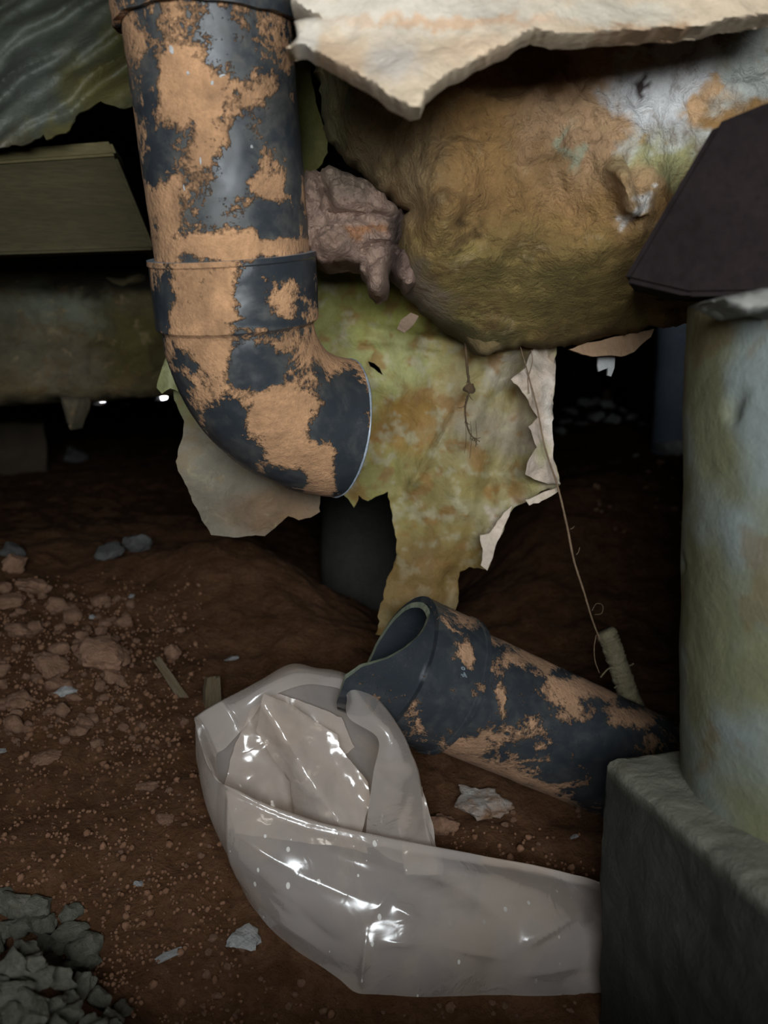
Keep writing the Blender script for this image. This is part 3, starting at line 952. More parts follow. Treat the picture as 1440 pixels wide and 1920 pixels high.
for i in range(nz - 1):
    for k in range(na):
        k2 = (k + 1) % na
        F.append((i * na + k, i * na + k2, (i + 1) * na + k2, (i + 1) * na + k))
F.append(tuple((nz - 1) * na + k for k in range(na)))
me = mesh('concrete_pile', V, F, M['vcol'])
cols = []
for v in V:
    p = Vector(v); az = (v[0] - px0) / prad
    k = float(smooth(.25, .75, 0.5 + 0.9 * noise.fractal(p * 7, 0.8, 2, 4) + 0.25 * (az + .45)))
    c = GRN * (1 - k) + BLU * k
    s = float(smooth(.34, .5, noise.fractal(p * 16 + Vector((4, 4, 4)), .8, 2, 4)))
    c = c * (1 - .5 * s) + np.array((0.12, 0.075, 0.03)) * .5 * s
    cols.append(c)
attr_c(me, np.array(cols))
o = set_origin(obj('concrete_pile', me))
tag(o, 'round grey-green concrete pile standing at the right edge of the view', 'pile')

bA, bB = P(1136, 1412, .575), P(1500, 1745, .40)
zt = (bA[2] + bB[2]) / 2
bA[2] = bB[2] = zt
d1 = np.array([0.16, 0.10, 0]); d2 = np.array([.40, 0.02, 0])
bC, bD = bB + d2, bA + np.array([.42, .11, 0])
zb = -0.05
cor = [(*q[:2], zb) for q in (bA, bB, bC, bD)] + [(*q[:2], zt) for q in (bA, bB, bC, bD)]
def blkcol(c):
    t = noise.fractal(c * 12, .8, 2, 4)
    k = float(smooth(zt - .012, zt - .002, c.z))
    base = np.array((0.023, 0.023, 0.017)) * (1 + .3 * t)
    return base * (1 - k) + np.array((0.115, 0.112, 0.085)) * (1 + .3 * t) * k  # dark dirty concrete; the light on its top is put in as paler colour
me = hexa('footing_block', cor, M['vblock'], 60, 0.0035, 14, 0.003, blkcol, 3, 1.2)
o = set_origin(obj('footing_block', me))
tag(o, 'dark concrete footing block with a crumbling top beside the pile', 'concrete block')

# ------------------------------------------------------------------ hanging masses
def bulge_d(px, py):
    t = float(smooth(60, 640, py))
    d = 0.575 + 0.00010 * max(0, -py) + 0.02 * t + 0.10 * float(smooth(420, 660, py)) ** 1.3
    d += 0.05 * float(smooth(820, 590, px))
    d -= 0.035 * math.exp(-(((px - 840) / 60) ** 2 + ((py - 370) / 120) ** 2))
    d -= 0.03 * math.exp(-(((px - 1180) / 90) ** 2 + ((py - 250) / 160) ** 2))
    qx = px - 1150 - (py - 300) * .42
    d -= 0.032 * math.exp(-(qx / 22) ** 2) * float(smooth(270, 350, py)) * float(smooth(412, 396, py))
    d += 0.02 * math.exp(-(((px - 880) / 30) ** 2 + ((py - 440) / 60) ** 2))
    return d
BR, OL, WH = (0.27, 0.150, 0.054), (0.205, 0.145, 0.044), (0.62, 0.61, 0.60)
bc = blobcol(BR, [(900, 560, 420, 120, OL, .6), (700, 300, 110, 160, (.30, .205, .10), .5), (620, 200, 50, 90, (.22, .19, .09)), (1090, 200, 120, 150, (.44, .27, .145), .5),
                  (1010, 130, 60, 60, (.20, .10, .04)), (1240, 150, 95, 85, WH, .25), (1260, 270, 85, 45, (.50, .50, .45), .3), (1310, 200, 38, 28, (.48, .30, .16), .3), (1200, 110, 28, 18, (.45, .33, .22), .4),
                  (1220, 255, 22, 12, (.40, .28, .12)), (1240, 310, 80, 40, (.30, .28, .13), .5), (1190, 360, 40, 60, (.42, .27, .14), .4), (1195, 388, 16, 18, (.75, .70, .64), .4),
                  (1395, 140, 70, 80, (.42, .43, .39), .25), (1060, 290, 12, 40, (.36, .36, .24), .4), (880, 440, 25, 30, (.10, .06, .02), .4), (850, 640, 120, 30, (.15, .12, .04), .4),
                  (780, 560, 60, 60, (.20, .15, .10), .5), (1217, 148, 13, 12, (.06, .04, .04), .2)], 3, 34)
me = patch('concrete_overhang', [(578, 80), (560, -60), (560, -420), (1000, -420), (1520, -420), (1520, -60), (1520, 560), (1400, 600), (1292, 612), (1200, 622), (1100, 640), (1010, 656), (960, 660), (905, 668), (860, 640), (800, 598), (765, 560),
                                 (740, 500), (748, 430), (765, 398), (720, 372), (680, 330), (640, 290), (612, 250), (600, 180)],
           bulge_d, 0.12, M['vrock'], res=8, edge_w=70, edge_round=0.05, amp=0.020, nscale=13, octv=6, amp2=.008, nscale2=30, colfun=bc, torn=9, seed=2, back=(0.02, .97, .2))
o = set_origin(obj('concrete_overhang', me))
tag(o, 'brown-stained rough concrete mass bulging down from above beside the hanging pipe', 'concrete')
# torn plaster sheet at the top
def slab_d(px, py):
    d = .425 + 0.00105 * max(0, -py - 10) + 0.00010 * max(0, 60 - py) - 0.00022 * max(0, py - 60)
    d += 0.00003 * abs(px - 800)
    return d
sc_ = blobcol((.506, .396, .278), [(760, 20, 260, 40, (.506, .443, .361), .5), (620, 130, 60, 60, (.522, .372, .245), .5), (735, 110, 50, 40, (.489, .420, .354), .5), (1150, 20, 120, 26, (.489, .427, .339), .5),
                                 (1300, 60, 200, 14, (.354, .229, .137), .4), (850, 40, 200, 10, (.489, .332, .217), .5), (575, 60, 26, 40, (.557, .490, .405), .4), (910, 90, 90, 20, (.506, .372, .253), .5)], 5, 20)
me = patch('plaster_sheet', [(560, -185), (1540, -185), (1540, 10), (1440, 26), (1330, 45), (1200, 56), (1100, 68), (1045, 70), (1003, 58), (960, 84), (900, 106), (845, 132), (800, 168), (790, 196), (772, 200), (720, 170), (640, 122), (570, 84), (536, 88), (556, 68), (552, 40), (600, 34), (545, 12)],
           slab_d, 0.018, M['vplaster'], res=6, edge_w=9, edge_round=0.004, amp=0.006, nscale=16, colfun=sc_, torn=3.0, seed=6)
o = set_origin(obj('plaster_sheet', me))
tag(o, 'pale torn plaster sheet with a pointed tongue hanging at the top', 'plaster')
# dark beam resting on the pile
_b0 = P(1167, 527, .47); _bn = np.array([-.35, -1.0, -.10])
def on_plane(px, py):
    dd = P(px, py, 1.0) - CAM
    return CAM + dd * (((_b0 - CAM) @ _bn) / (dd @ _bn))
q = [on_plane(*t) for t in ((1167, 527), (1290, 556), (1900, 545), (1900, 40), (1440, 190), (1342, 230))]
bk = np.array([0.05, 0.16, 0.012])
Vv = [tuple(p) for p in q] + [tuple(p + bk) for p in q]
k = len(q)
Fv = [tuple(range(k))] + [tuple(range(2 * k - 1, k - 1, -1))] + [(i, k + i, k + (i + 1) % k, (i + 1) % k) for i in range(k)]
me = mesh('dark_beam', Vv, Fv, M['beam'], False)
bm = bmesh.new(); bm.from_mesh(me); bmesh.ops.recalc_face_normals(bm, faces=bm.faces)
bmesh.ops.bevel(bm, geom=bm.edges[:], offset=.003, segments=2, affect='EDGES'); bm.to_mesh(me); bm.free()
o = set_origin(obj('dark_beam', me))
tag(o, 'dark brown-black beam end resting across the top of the pile', 'beam')
# mortar dab on top of pile
me = patch('mortar_dab', [(1330, 566), (1375, 552), (1410, 545), (1500, 535), (1500, 590), (1440, 584), (1400, 592), (1362, 578)], lambda a, b: .385, .03, M['vplaster'], res=6, edge_w=14, edge_round=.012, amp=.006, nscale=40,
           colfun=blobcol((.19, .185, .165), []), torn=3, seed=8)
o = set_origin(obj('mortar_dab', me))
tag(o, 'pale mortar dab under the dark beam on top of the pile', 'mortar')

# clay lump
def clay_d(px, py):
    d = .612 + 0.02 * float(smooth(690, 800, px)) - .012 * math.exp(-(((px - 650) / 50) ** 2 + ((py - 360) / 45) ** 2)) - .012 * math.exp(-(((px - 620) / 50) ** 2 + ((py - 450) / 40) ** 2))
    d += .012 * math.exp(-((py - 470 - (px - 640) * -.12) / 6) ** 2) * float(smooth(640, 700, px))
    d += .020 * math.exp(-((px - 748 + (py - 450) * .2) / 8) ** 2) * float(smooth(400, 430, py))
    d += .030 * math.exp(-((px - 612 - (py - 380) * .25) / 9) ** 2) * float(smooth(440, 380, py))
    d += .012 * math.exp(-((py - 402 - (px - 640) * .05) / 7) ** 2) * float(smooth(600, 640, px))
    return d
cc_ = blobcol((.285, .190, .142), [(690, 430, 40, 10, (.29, .14, .07), .5), (760, 470, 40, 60, (.12, .075, .06), .5), (745, 420, 18, 30, (.07, .045, .035), .5), (600, 470, 50, 40, (.26, .165, .12), .5), (660, 330, 50, 40, (.245, .18, .13), .5)], 6, 20)
me = patch('clay_lump', [(562, 345), (575, 325), (600, 322), (618, 318), (632, 322), (655, 325), (682, 345), (720, 372), (752, 398), (775, 425), (792, 468), (790, 500), (776, 540), (762, 548), (745, 522), (732, 505), (726, 545), (716, 560), (704, 560), (690, 548), (682, 520), (674, 496), (640, 492), (610, 499), (588, 488), (572, 460), (566, 400)],
           clay_d, 0.06, M['vclay'], res=5, edge_w=26, edge_round=0.02, amp=0.011, nscale=26, octv=6, amp2=.013, nscale2=42, colfun=cc_, torn=5, seed=7)
o = set_origin(obj('clay_lump', me))
tag(o, 'lump of purple-brown clay wedged between the hanging pipe and the concrete', 'clay')
# small hanging scraps on the overhang's lower edge
me = patch('hanging_scrap', [(770, 586), (785, 592), (772, 612), (758, 625), (744, 618), (752, 600)], lambda a, b: .70, .004, M['vclay'], res=5, amp=.002, nscale=40, colfun=blobcol((.25, .17, .115), []), torn=2, seed=3)
o = set_origin(obj('hanging_scrap', me)); tag(o, 'small brown scrap hanging under the overhang above the membrane hole', 'scrap')
me = patch('earth_drip', [(850, 598), (880, 600), (930, 610), (945, 640), (940, 655), (915, 668), (895, 664), (878, 645), (865, 625)], lambda a, b: .70, .03, M['vclay'], res=6, edge_w=22, edge_round=.015, amp=.004, nscale=30, colfun=blobcol((.15, .105, .045), []), torn=2, seed=5)
o = set_origin(obj('earth_drip', me)); tag(o, 'smooth dark brown earth drip under the overhang where thin roots hang', 'earth')
me = patch('plaster_flake', [(1068, 655), (1110, 642), (1160, 630), (1228, 616), (1222, 632), (1190, 660), (1165, 668), (1110, 668)], lambda a, b: .74, .006, M['vplaster'], res=6, amp=.003, nscale=30, colfun=blobcol((.42, .265, .155), []), torn=3, seed=5)
o = set_origin(obj('plaster_flake', me)); tag(o, 'orange-tan flake hanging under the right end of the overhang', 'flake')
me = patch('white_fragment', [(1122, 664), (1154, 664), (1152, 690), (1146, 706), (1139, 704), (1140, 690), (1122, 697), (1120, 685)], lambda a, b: .78, .004, M['vplaster'], res=4, colfun=blobcol((.66, .65, .64), []), torn=1, seed=5)
o = set_origin(obj('white_fragment', me)); tag(o, 'small white notched fragment hanging below the orange-tan flake', 'fragment')

# ------------------------------------------------------------------ torn membrane behind the pipes
def mem_d(px, py):
    d = .80 + 0.012 * math.sin(px * .011 + 1) + .00006 * (py - 500)
    u = (py - 505 - (px - 600) * .22)           # soft horizontal folds
    d -= .010 * math.exp(-((py - 640 - (px - 760) * .10) / 16) ** 2) * float(smooth(560, 700, px))
    d -= .012 * math.exp(-(((px + (py - 640) * .55) - 960) / 26) ** 2) * float(smooth(560, 640, py)) * float(smooth(900, 780, py))
    d -= .035 * float(smooth(960, 1045, px + .10 * (py - 700))) * float(smooth(1010, 880, py))
    d += .016 * math.exp(-(((px + .35 * (py - 700)) - 990) / 26) ** 2)
    d -= .007 * math.exp(-((py - 600 - (px - 620) * .16) / 9) ** 2) * float(smooth(600, 660, px)) * float(smooth(900, 820, px))
    d -= .006 * math.exp(-((px - 865 + (py - 760) * .62) / 10) ** 2) * float(smooth(680, 740, py)) * float(smooth(960, 900, py))
    d -= .006 * math.exp(-((py - 890 - (px - 900) * .05) / 14) ** 2) * float(smooth(850, 920, px))
    return d
YG, PK, ORG, GRY = (.284, .256, .076), (.464, .368, .274), (.288, .160, .034), (.288, .252, .126)
mc = blobcol(YG, [(720, 560, 200, 90, (.264, .256, .050), .6), (620, 700, 60, 160, (.288, .280, .090), .5), (760, 680, 90, 60, (.320, .312, .123), .5), (900, 660, 90, 60, (.360, .272, .101), .5), (780, 790, 70, 60, ORG, .6), (880, 760, 50, 50, (.336, .216, .056), .6), (720, 820, 40, 30, ORG, .6),
                  (940, 820, 110, 130, (.31, .26, .185), .6), (880, 900, 60, 50, (.29, .27, .20), .5), (960, 760, 50, 40, (.34, .27, .19), .5), (920, 720, 60, 60, (.336, .272, .112), .5), (850, 920, 120, 90, (.264, .208, .073), .6), (880, 960, 60, 40, (.288, .248, .123), .5), (800, 1080, 140, 90, (.200, .128, .031), .6),
                  (1020, 700, 34, 70, PK, .35), (1030, 830, 26, 110, PK, .35), (940, 690, 30, 30, (.416, .360, .266), .5), (925, 1010, 14, 60, (.440, .360, .274), .3), (990, 950, 30, 12, (.416, .344, .251), .4), (1000, 890, 40, 30, (.336, .280, .112), .5)], 2, 30)
_mc0 = mc
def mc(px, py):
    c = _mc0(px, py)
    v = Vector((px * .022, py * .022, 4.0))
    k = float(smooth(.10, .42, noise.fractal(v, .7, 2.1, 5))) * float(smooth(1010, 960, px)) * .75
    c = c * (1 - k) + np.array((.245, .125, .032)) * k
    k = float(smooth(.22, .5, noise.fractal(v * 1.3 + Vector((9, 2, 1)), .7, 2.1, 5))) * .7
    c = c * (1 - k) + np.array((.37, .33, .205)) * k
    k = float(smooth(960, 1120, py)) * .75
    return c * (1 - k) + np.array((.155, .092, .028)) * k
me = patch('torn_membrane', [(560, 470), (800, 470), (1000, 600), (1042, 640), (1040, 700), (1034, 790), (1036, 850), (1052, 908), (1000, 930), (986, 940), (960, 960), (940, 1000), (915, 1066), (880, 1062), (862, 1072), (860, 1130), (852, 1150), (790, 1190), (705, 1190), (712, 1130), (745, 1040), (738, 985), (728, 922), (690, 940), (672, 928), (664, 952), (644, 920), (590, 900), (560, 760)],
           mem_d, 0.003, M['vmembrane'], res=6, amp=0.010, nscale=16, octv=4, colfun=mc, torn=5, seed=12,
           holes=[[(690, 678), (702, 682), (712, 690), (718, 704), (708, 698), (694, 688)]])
o = obj('torn_membrane', me)
o = set_origin(o)
tag(o, 'yellow-green stained membrane hanging in tatters behind the two pipes', 'membrane')
# curled pale edge of the membrane
def curl_d(px, py): return .770 - .0003 * (1040 - px) + .006 * math.sin(py * .05)
me = patch('curled_edge', [(1000, 650), (1042, 648), (1040, 720), (1035, 800), (1042, 880), (1052, 908), (1020, 905), (985, 890), (992, 860), (1008, 838), (990, 800), (1010, 782), (985, 742), (958, 712), (985, 690)],
           curl_d, .003, M['vmembrane'], res=6, amp=.006, nscale=35, colfun=blobcol((.60, .48, .38), [(1030, 770, 10, 60, (.66, .58, .5), .5), (1015, 850, 14, 20, (.40, .35, .2), .5), (1005, 670, 24, 20, (.5, .42, .33), .5)], 4, 14), torn=4, seed=15)
child('curled_edge', me, o, o.location)
me = patch('curled_edge', [(985, 938), (1048, 912), (1046, 922), (1010, 944), (992, 948)], lambda a, b: .765, .003, M['vmembrane'], res=5, amp=.004, nscale=35, colfun=blobcol((.60, .49, .38), []), torn=3, seed=16)
child('curled_edge', me, o, o.location)
me = patch('curled_edge', [(900, 1004), (918, 1000), (945, 962), (960, 948), (940, 1000), (914, 1070), (902, 1060), (906, 1030)], lambda a, b: .792, .003, M['vmembrane'], res=5, amp=.004, nscale=35, colfun=blobcol((.58, .47, .37), []), torn=3, seed=17)
child('curled_edge', me, o, o.location)
# strip above
me = patch('membrane_strip', [(540, 60), (578, 90), (592, 190), (602, 225), (614, 250), (616, 290), (605, 310), (575, 330), (540, 330)], lambda px, py: .76 + .00025 * (px - 560), .003, M['vmembrane'], res=7, amp=.006, nscale=20,
           colfun=blobcol((.281, .264, .081), [(590, 270, 30, 30, (.323, .306, .111), .5)]), torn=4, seed=19)
o = set_origin(obj('membrane_strip', me)); tag(o, 'narrow olive strip of membrane beside the upper length of hanging pipe', 'membrane')
# grey tatter behind the elbow
def tat_d(px, py): return .765 + .00008 * (px - 330) + .010 * math.sin(py * .012)
me = patch('grey_tatter', [(330, 690), (420, 690), (600, 880), (600, 960), (572, 972), (560, 975), (540, 968), (515, 990), (495, 1005), (420, 1006), (395, 1003), (372, 960), (345, 900), (330, 865), (340, 830), (345, 790), (326, 750)],
           tat_d, .003, M['vmembrane'], res=7, amp=.007, nscale=16, colfun=blobcol((.155, .128, .088), [(520, 960, 90, 40, (.144, .087, .045), .6), (400, 850, 60, 60, (.167, .145, .104), .6), (345, 750, 40, 40, (.167, .159, .066), .5)], 3), torn=4, seed=21)
o = set_origin(obj('grey_tatter', me)); tag(o, 'grey-brown tatter of membrane hanging behind the broken bend', 'membrane')
me = patch('folded_scrap', [(312, 662), (330, 650), (350, 690), (352, 720), (335, 735), (318, 728), (302, 738), (292, 726), (300, 700)], lambda px, py: .74 + .0004 * abs(px - 318), .003, M['vmembrane'], res=5, amp=.004, nscale=35,
           colfun=blobcol((.30, .30, .13), [(315, 700, 10, 20, (.40, .40, .2), .5)]), torn=2, seed=23)
o = set_origin(obj('folded_scrap', me)); tag(o, 'folded olive scrap sticking out left of the broken bend', 'membrane')

# ------------------------------------------------------------------ left: sheet, timber, concrete beam
def sheet_d(px, py):
    w_ = px * .55 + py * 1.0 + 26 * noise.noise(Vector((px * .008, py * .008, 3)))
    d = .86 - .0003 * (py - 150) + .00012 * (250 - px)
    d += .012 * (abs(math.sin(w_ * .040)) - .5) + .006 * math.sin(w_ * .11 + px * .02)
    return d
shc = blobcol((.089, .098, .072), [(200, 160, 70, 60, (.145, .123, .043), .6), (120, 245, 60, 26, (.170, .145, .051), .5), (250, 80, 60, 60, (.102, .093, .034), .6), (30, 150, 60, 80, (.111, .119, .098), .6), (60, 270, 60, 20, (.102, .085, .051), .5)], 5, 30)  # the lit, yellowish lower right edge is painted into the colour
me = patch('dark_sheet', [(-160, -60), (300, -60), (300, 205), (255, 195), (235, 205), (190, 192), (150, 212), (120, 245), (86, 262), (80, 250), (40, 275), (-160, 290)], sheet_d, .003, M['vsheet'], res=7, amp=.008, nscale=14, colfun=shc, torn=4, seed=25)
o = set_origin(obj('dark_sheet', me)); tag(o, 'crumpled dark grey-green sheet sagging above the timber end', 'sheet')
def tb(name, pts, depth, mat):
    bk = np.array([-0.02, depth, 0.01]); q = [P(*p) for p in pts]; k = len(q)
    Vv = [tuple(p) for p in q] + [tuple(p + bk) for p in q]
    me = mesh(name, Vv, [tuple(range(k)), tuple(range(2 * k - 1, k - 1, -1))] + [(i, k + i, k + (i + 1) % k, (i + 1) % k) for i in range(k)], mat, False)
    bm = bmesh.new(); bm.from_mesh(me); bmesh.ops.recalc_face_normals(bm, faces=bm.faces)
    bmesh.ops.bevel(bm, geom=bm.edges[:], offset=.003, segments=2, affect='EDGES'); bm.to_mesh(me); bm.free()
    return me
TBL = Vector(P(100, 478, .95))
tr = empty('timber_joist', tuple(TBL)); tag(tr, 'cut end of an old timber joist left of the hanging pipe', 'timber')
child('joist', tb('joist', [(-260, 325, .90), (218, 292, .93), (290, 468, .94), (-260, 486, .90)], .09, M['timber']), tr, TBL)
child('top_batten', tb('top_batten', [(-260, 300, .895), (208, 264, .925), (219, 291, .925), (-260, 324, .895)], .10, M['timber2']), tr, TBL)
# stained beam behind
def lb_d(px, py): return 1.28 + .10 * float(smooth(560, 480, py)) + .00012 * (px - 100)
lbc = blobcol((.125, .095, .045), [(100, 580, 120, 40, (.15, .155, .11), .6), (130, 690, 60, 50, (.17, .14, .09), .6), (40, 650, 50, 60, (.14, .12, .075), .5), (260, 640, 70, 70, (.115, .095, .03), .6), (200, 520, 160, 30, (.045, .035, .02), .6)], 5, 30)
me = patch('stained_beam', [(-200, 470), (340, 460), (360, 760), (330, 742), (240, 748), (200, 742), (150, 752), (100, 748), (40, 758), (-200, 766)], lb_d, .2, M['vrock'], res=9, edge_w=30, edge_round=.04, amp=.03, nscale=8, octv=5, colfun=lbc, torn=6, seed=27)
o = set_origin(obj('stained_beam', me)); tag(o, 'rough stained concrete beam in the gloom at the left', 'beam')
for i, (out, lab, d, c) in enumerate([([(198, 520), (225, 522), (262, 512), (262, 524), (240, 532), (230, 555), (222, 552), (215, 535)], 'pale pointed flake hanging left of the hanging pipe socket', 1.31, (.22, .18, .09)),
                                      ([(112, 745), (148, 748), (146, 770), (132, 806), (124, 790), (118, 765)], 'pointed drip hanging from the stained beam at the left', 1.25, (.17, .14, .09))]):
    me = patch('hanging_flake', out, lambda a, b, d=d: d, .05, M['vrock'], res=6, edge_w=8, edge_round=.006, colfun=blobcol(c, []), torn=2, seed=30 + i)
    o = set_origin(obj('hanging_flake', me)); tag(o, lab, 'flake')

# ------------------------------------------------------------------ posts and far blocks
def post(name, pl_, pr, py, d, mat, label, rnd=True):
    a, b = P(pl_, py, d), P(pr, py, d); r = np.linalg.norm(b - a) / 2; c = (a + b) / 2
    gz = ground_z([(c[0], c[1])])[0] - .08
    V = []; F = []; nz, na = 40, 48
    for i in range(nz):
        z = gz + (CEIL + .01 - gz) * i / (nz - 1)
        for k in range(na):
            an = 2 * math.pi * k / na
            q = Vector((c[0] + r * math.cos(an), c[1] + r * math.sin(an), z)); rr = r + noise.fractal(q * 12, .9, 2, 3) * .003
            V.append((c[0] + rr * math.cos(an), c[1] + rr * math.sin(an), z))
    for i in range(nz - 1):
        for k in range(na):
            k2 = (k + 1) % na; F.append((i * na + k, i * na + k2, (i + 1) * na + k2, (i + 1) * na + k))
    F.append(tuple(range(na))[::-1]); F.append(tuple((nz - 1) * na + k for k in range(na)))
    o = set_origin(obj(name, mesh(name, V, F, mat))); tag(o, label, 'post')
    return o
post('far_post', 602, 748, 1000, 1.55, M['post'], 'dark grey round post standing behind the membrane between the pipes')
post('far_post', 1230, 1300, 700, 2.3, M['postblue'], 'blue-grey post far back just left of the concrete pile')

p = P(30, 880, 2.35); gz = ground_z([p[:2]])[0]
cor = []
for z in (gz - .06, P(30, 790, 2.35)[2]):
    for (a, b) in ((-60, 2.30), (88, 2.35), (92, 2.7), (-60, 2.7)):
        q = P(a, 850, b); cor.append((q[0], q[1], z))
me = hexa('far_block', cor, M['vblock'], 14, .008, 12, .006, lambda c: (.075, .055, .035), 4)
o = set_origin(obj('far_block', me)); tag(o, 'dim brown block standing far back at the left edge', 'block')

# ------------------------------------------------------------------ stones and clods
def rock_mesh(name, seed, mat, facets=10, sub=3, flat=1.0, lump=.22, lo=.62):
    bm = bmesh.new(); bmesh.ops.create_icosphere(bm, subdivisions=sub, radius=1)
    r = random.Random(seed)
    planes = []
    for _ in range(facets):
        a = Vector((r.gauss(0, 1), r.gauss(0, 1), r.gauss(0, 1))).normalized(); planes.append((a, r.uniform(lo, .9)))
    for v in bm.verts:
        for a, dd in planes:
            s = v.co.dot(a)
            if s > dd: v.co -= a * (s - dd)
        v.co *= 1 + lump * noise.fractal(v.co * 1.6 + Vector((seed * 3.1, 0, 0)), .8, 2, 4)
        v.co.z *= flat
    me = bpy.data.meshes.new(name); bm.to_mesh(me); bm.free(); me.materials.append(mat); me.shade_smooth()
    me.set_sharp_from_angle(angle=math.radians(38))
    return me


def place_rock(name, me, px, py, wpx, label, cat, group=None, asp=(1, 1, .8), sink=.3, rot=None, dfix=None):
    if dfix is None: p, d = ground_hit(px, py)
    else: p, d = P(px, py, dfix), dfix
    s = wpx / 2 * d / FPX
    o = obj(name, me)
    o.scale = (s * asp[0], s * asp[1], s * asp[2])
    o.rotation_euler = rot if rot else (random.uniform(-.3, .3), random.uniform(-.3, .3), random.uniform(0, 6.28))
    g = ground_z([p[:2]])[0] if dfix is None else p[2]
    o.location = (p[0], p[1], g + s * asp[2] * (1 - sink) * .75)
    tag(o, label, cat, group)
    return o


CL = [rock_mesh('earth_clod', i, M['rk_clod'], 9, 2, .85, .2) for i in range(8)]
CLB = [rock_mesh('earth_lump', 20 + i, M['rk_clod'], 11, 4, .75, .26) for i in range(4)]
GS = [rock_mesh('grey_stone', 30 + i, M['rk_grey'], 11, 3, .8, .2, .5) for i in range(3)]
WS = [rock_mesh('white_stone', 40 + i, M['rk_white'], 13, 3, .7, .35, .42) for i in range(4)]
GV = [rock_mesh('rubble_stone', 50 + i, M['rk_rub'], 14, 3, .85, .3, .45) for i in range(5)]

# singled-out lumps
for nm, me, px, py, w_, lab, cat, asp in [
    ('earth_lump', CLB[0], 190, 1240, 110, 'cracked tan earth lump, the largest on the left slope', 'clod', (1, .8, .75)),
    ('earth_lump', CLB[1], 95, 1262, 80, 'ragged tan earth lump just left of the largest cracked one', 'clod', (1, .7, .6)),
    ('earth_lump', CLB[2], 36, 1322, 50, 'round smooth tan clod at the left edge', 'clod', (1, 1, .8)),
    ('earth_lump', CLB[3], 28, 1070, 50, 'tan clod standing highest at the far left of the slope', 'clod', (1, .8, 1)),
    ('earth_lump', CLB[1], 60, 1108, 66, 'flat tan clod just below the highest one at the far left', 'clod', (1, .7, .6)),
    ('earth_lump', CLB[0], 20, 1135, 70, 'pale flat slab of earth at the left edge of the slope', 'clod', (1, .7, .5)),
    ('earth_lump', CLB[2], 40, 1190, 70, 'broken flat clod below the pale slab at the left edge', 'clod', (1, .8, .6)),
    ('earth_lump', CLB[3], 85, 1424, 60, 'flat reddish clod below the round one at the left', 'clod', (1, .8, .35)),
    ('earth_lump', CLB[2], 278, 1478, 40, 'squarish reddish clod near the left side of the bag', 'clod', (1, .9, .6)),
    ('earth_lump', CLB[0], 308, 1540, 36, 'reddish clod with a dark hollow left of the bag', 'clod', (1, .9, .6)),
    ('earth_lump', CLB[1], 832, 1560, 60, 'orange-brown clod beside the right edge of the bag mouth', 'clod', (1, .8, .9)),
    ('earth_lump', CLB[2], 325, 1235, 44, 'ochre clod behind the bag on the dark slope', 'clod', (.8, .7, 1.2)),
    ('grey_stone', GS[0], 262, 1030, 62, 'angular grey stone, the right one of the pair on the slope crest', 'stone', (1, .8, .85)),
    ('grey_stone', GS[1], 205, 1045, 66, 'rounded dark grey stone, the left one of the pair on the slope crest', 'stone', (1, .8, .6)),
    ('grey_stone', GS[2], 26, 1042, 66, 'dim grey stone behind the highest clod at the far left', 'stone', (1, .8, .6)),
    ('grey_stone', GS[2], 143, 866, 64, 'rounded stone far back in the dark gap at the left', 'stone', (1, .8, .7)),
    ('white_stone', WS[0], 1262, 855, 74, 'pale angular stone close to the left side of the concrete pile', 'stone', (1, .8, .8)),
    ('white_chip', WS[1], 450, 1772, 84, 'ragged white chip lying lower left of the bag', 'chip', (1, .8, .42)),
    ('white_chip', WS[2], 318, 1792, 66, 'faint thin white chip left of the ragged one', 'chip', (1, .35, .25)),
    ('white_chip', WS[3], 247, 1122, 30, 'small narrow white chip high on the dark slope', 'chip', (1, .5, .4)),
    ('white_chip', WS[0], 435, 1240, 36, 'small bluish white chip just above the bag', 'chip', (1, .7, .5)),
    ('white_chip', WS[1], 122, 1300, 44, 'white-specked chip on the clods at the left', 'chip', (1, .7, .6)),
    ('white_chip', WS[2], 6, 1412, 22, 'tiny white chip at the left edge', 'chip', (1, .8, .7)),
    ('white_chip', WS[3], 172, 1162, 20, 'small pinkish chip among the upper clods', 'chip', (1, .8, .7)),
    ('white_chip', WS[3], 1193, 856, 26, 'thin white sliver on the far ground left of the pile', 'chip', (1, .4, .3)),
    ('white_chip', WS[2], 1078, 1572, 20, 'tiny white chip on the earth near the footing block', 'chip', (1, .8, .7)),
    ('white_chip', WS[1], 258, 1662, 26, 'small dull white pebble on the lower left earth', 'chip', (1, .8, .7)),
]:
    place_rock(nm, me, px, py, w_, lab, cat, asp=asp)
# mud-smeared white stone under the lower pipe
ms = rock_mesh('mud_smeared_stone', 61, M['rk_mud'], 10, 4, .7, .4, .45)
place_rock('mud_smeared_stone', ms, 893, 1530, 124, 'white stone smeared with orange mud under the buried pipe', 'stone', asp=(1, .7, .75), rot=(.1, .25, .2))
# white rubble far right
for i, (px, py, w_) in enumerate([(1070, 778, 40), (1095, 765, 46), (1120, 758, 34), (1140, 768, 40), (1060, 795, 30), (1120, 790, 46), (1150, 792, 40), (1185, 790, 34), (1090, 800, 30), (1168, 775, 26), (1205, 800, 26), (1050, 815, 34)]):
    place_rock('white_stone', WS[i % 4], px, py, w_, 'whitish stone of the far rubble heap right of the membrane', 'stone', 'white rubble far back on the right', asp=(1, .8, .7))
place_rock('brick_scrap', CL[2], 1138, 752, 34, 'small reddish scrap on top of the far white rubble', 'scrap', asp=(.8, .7, 1))
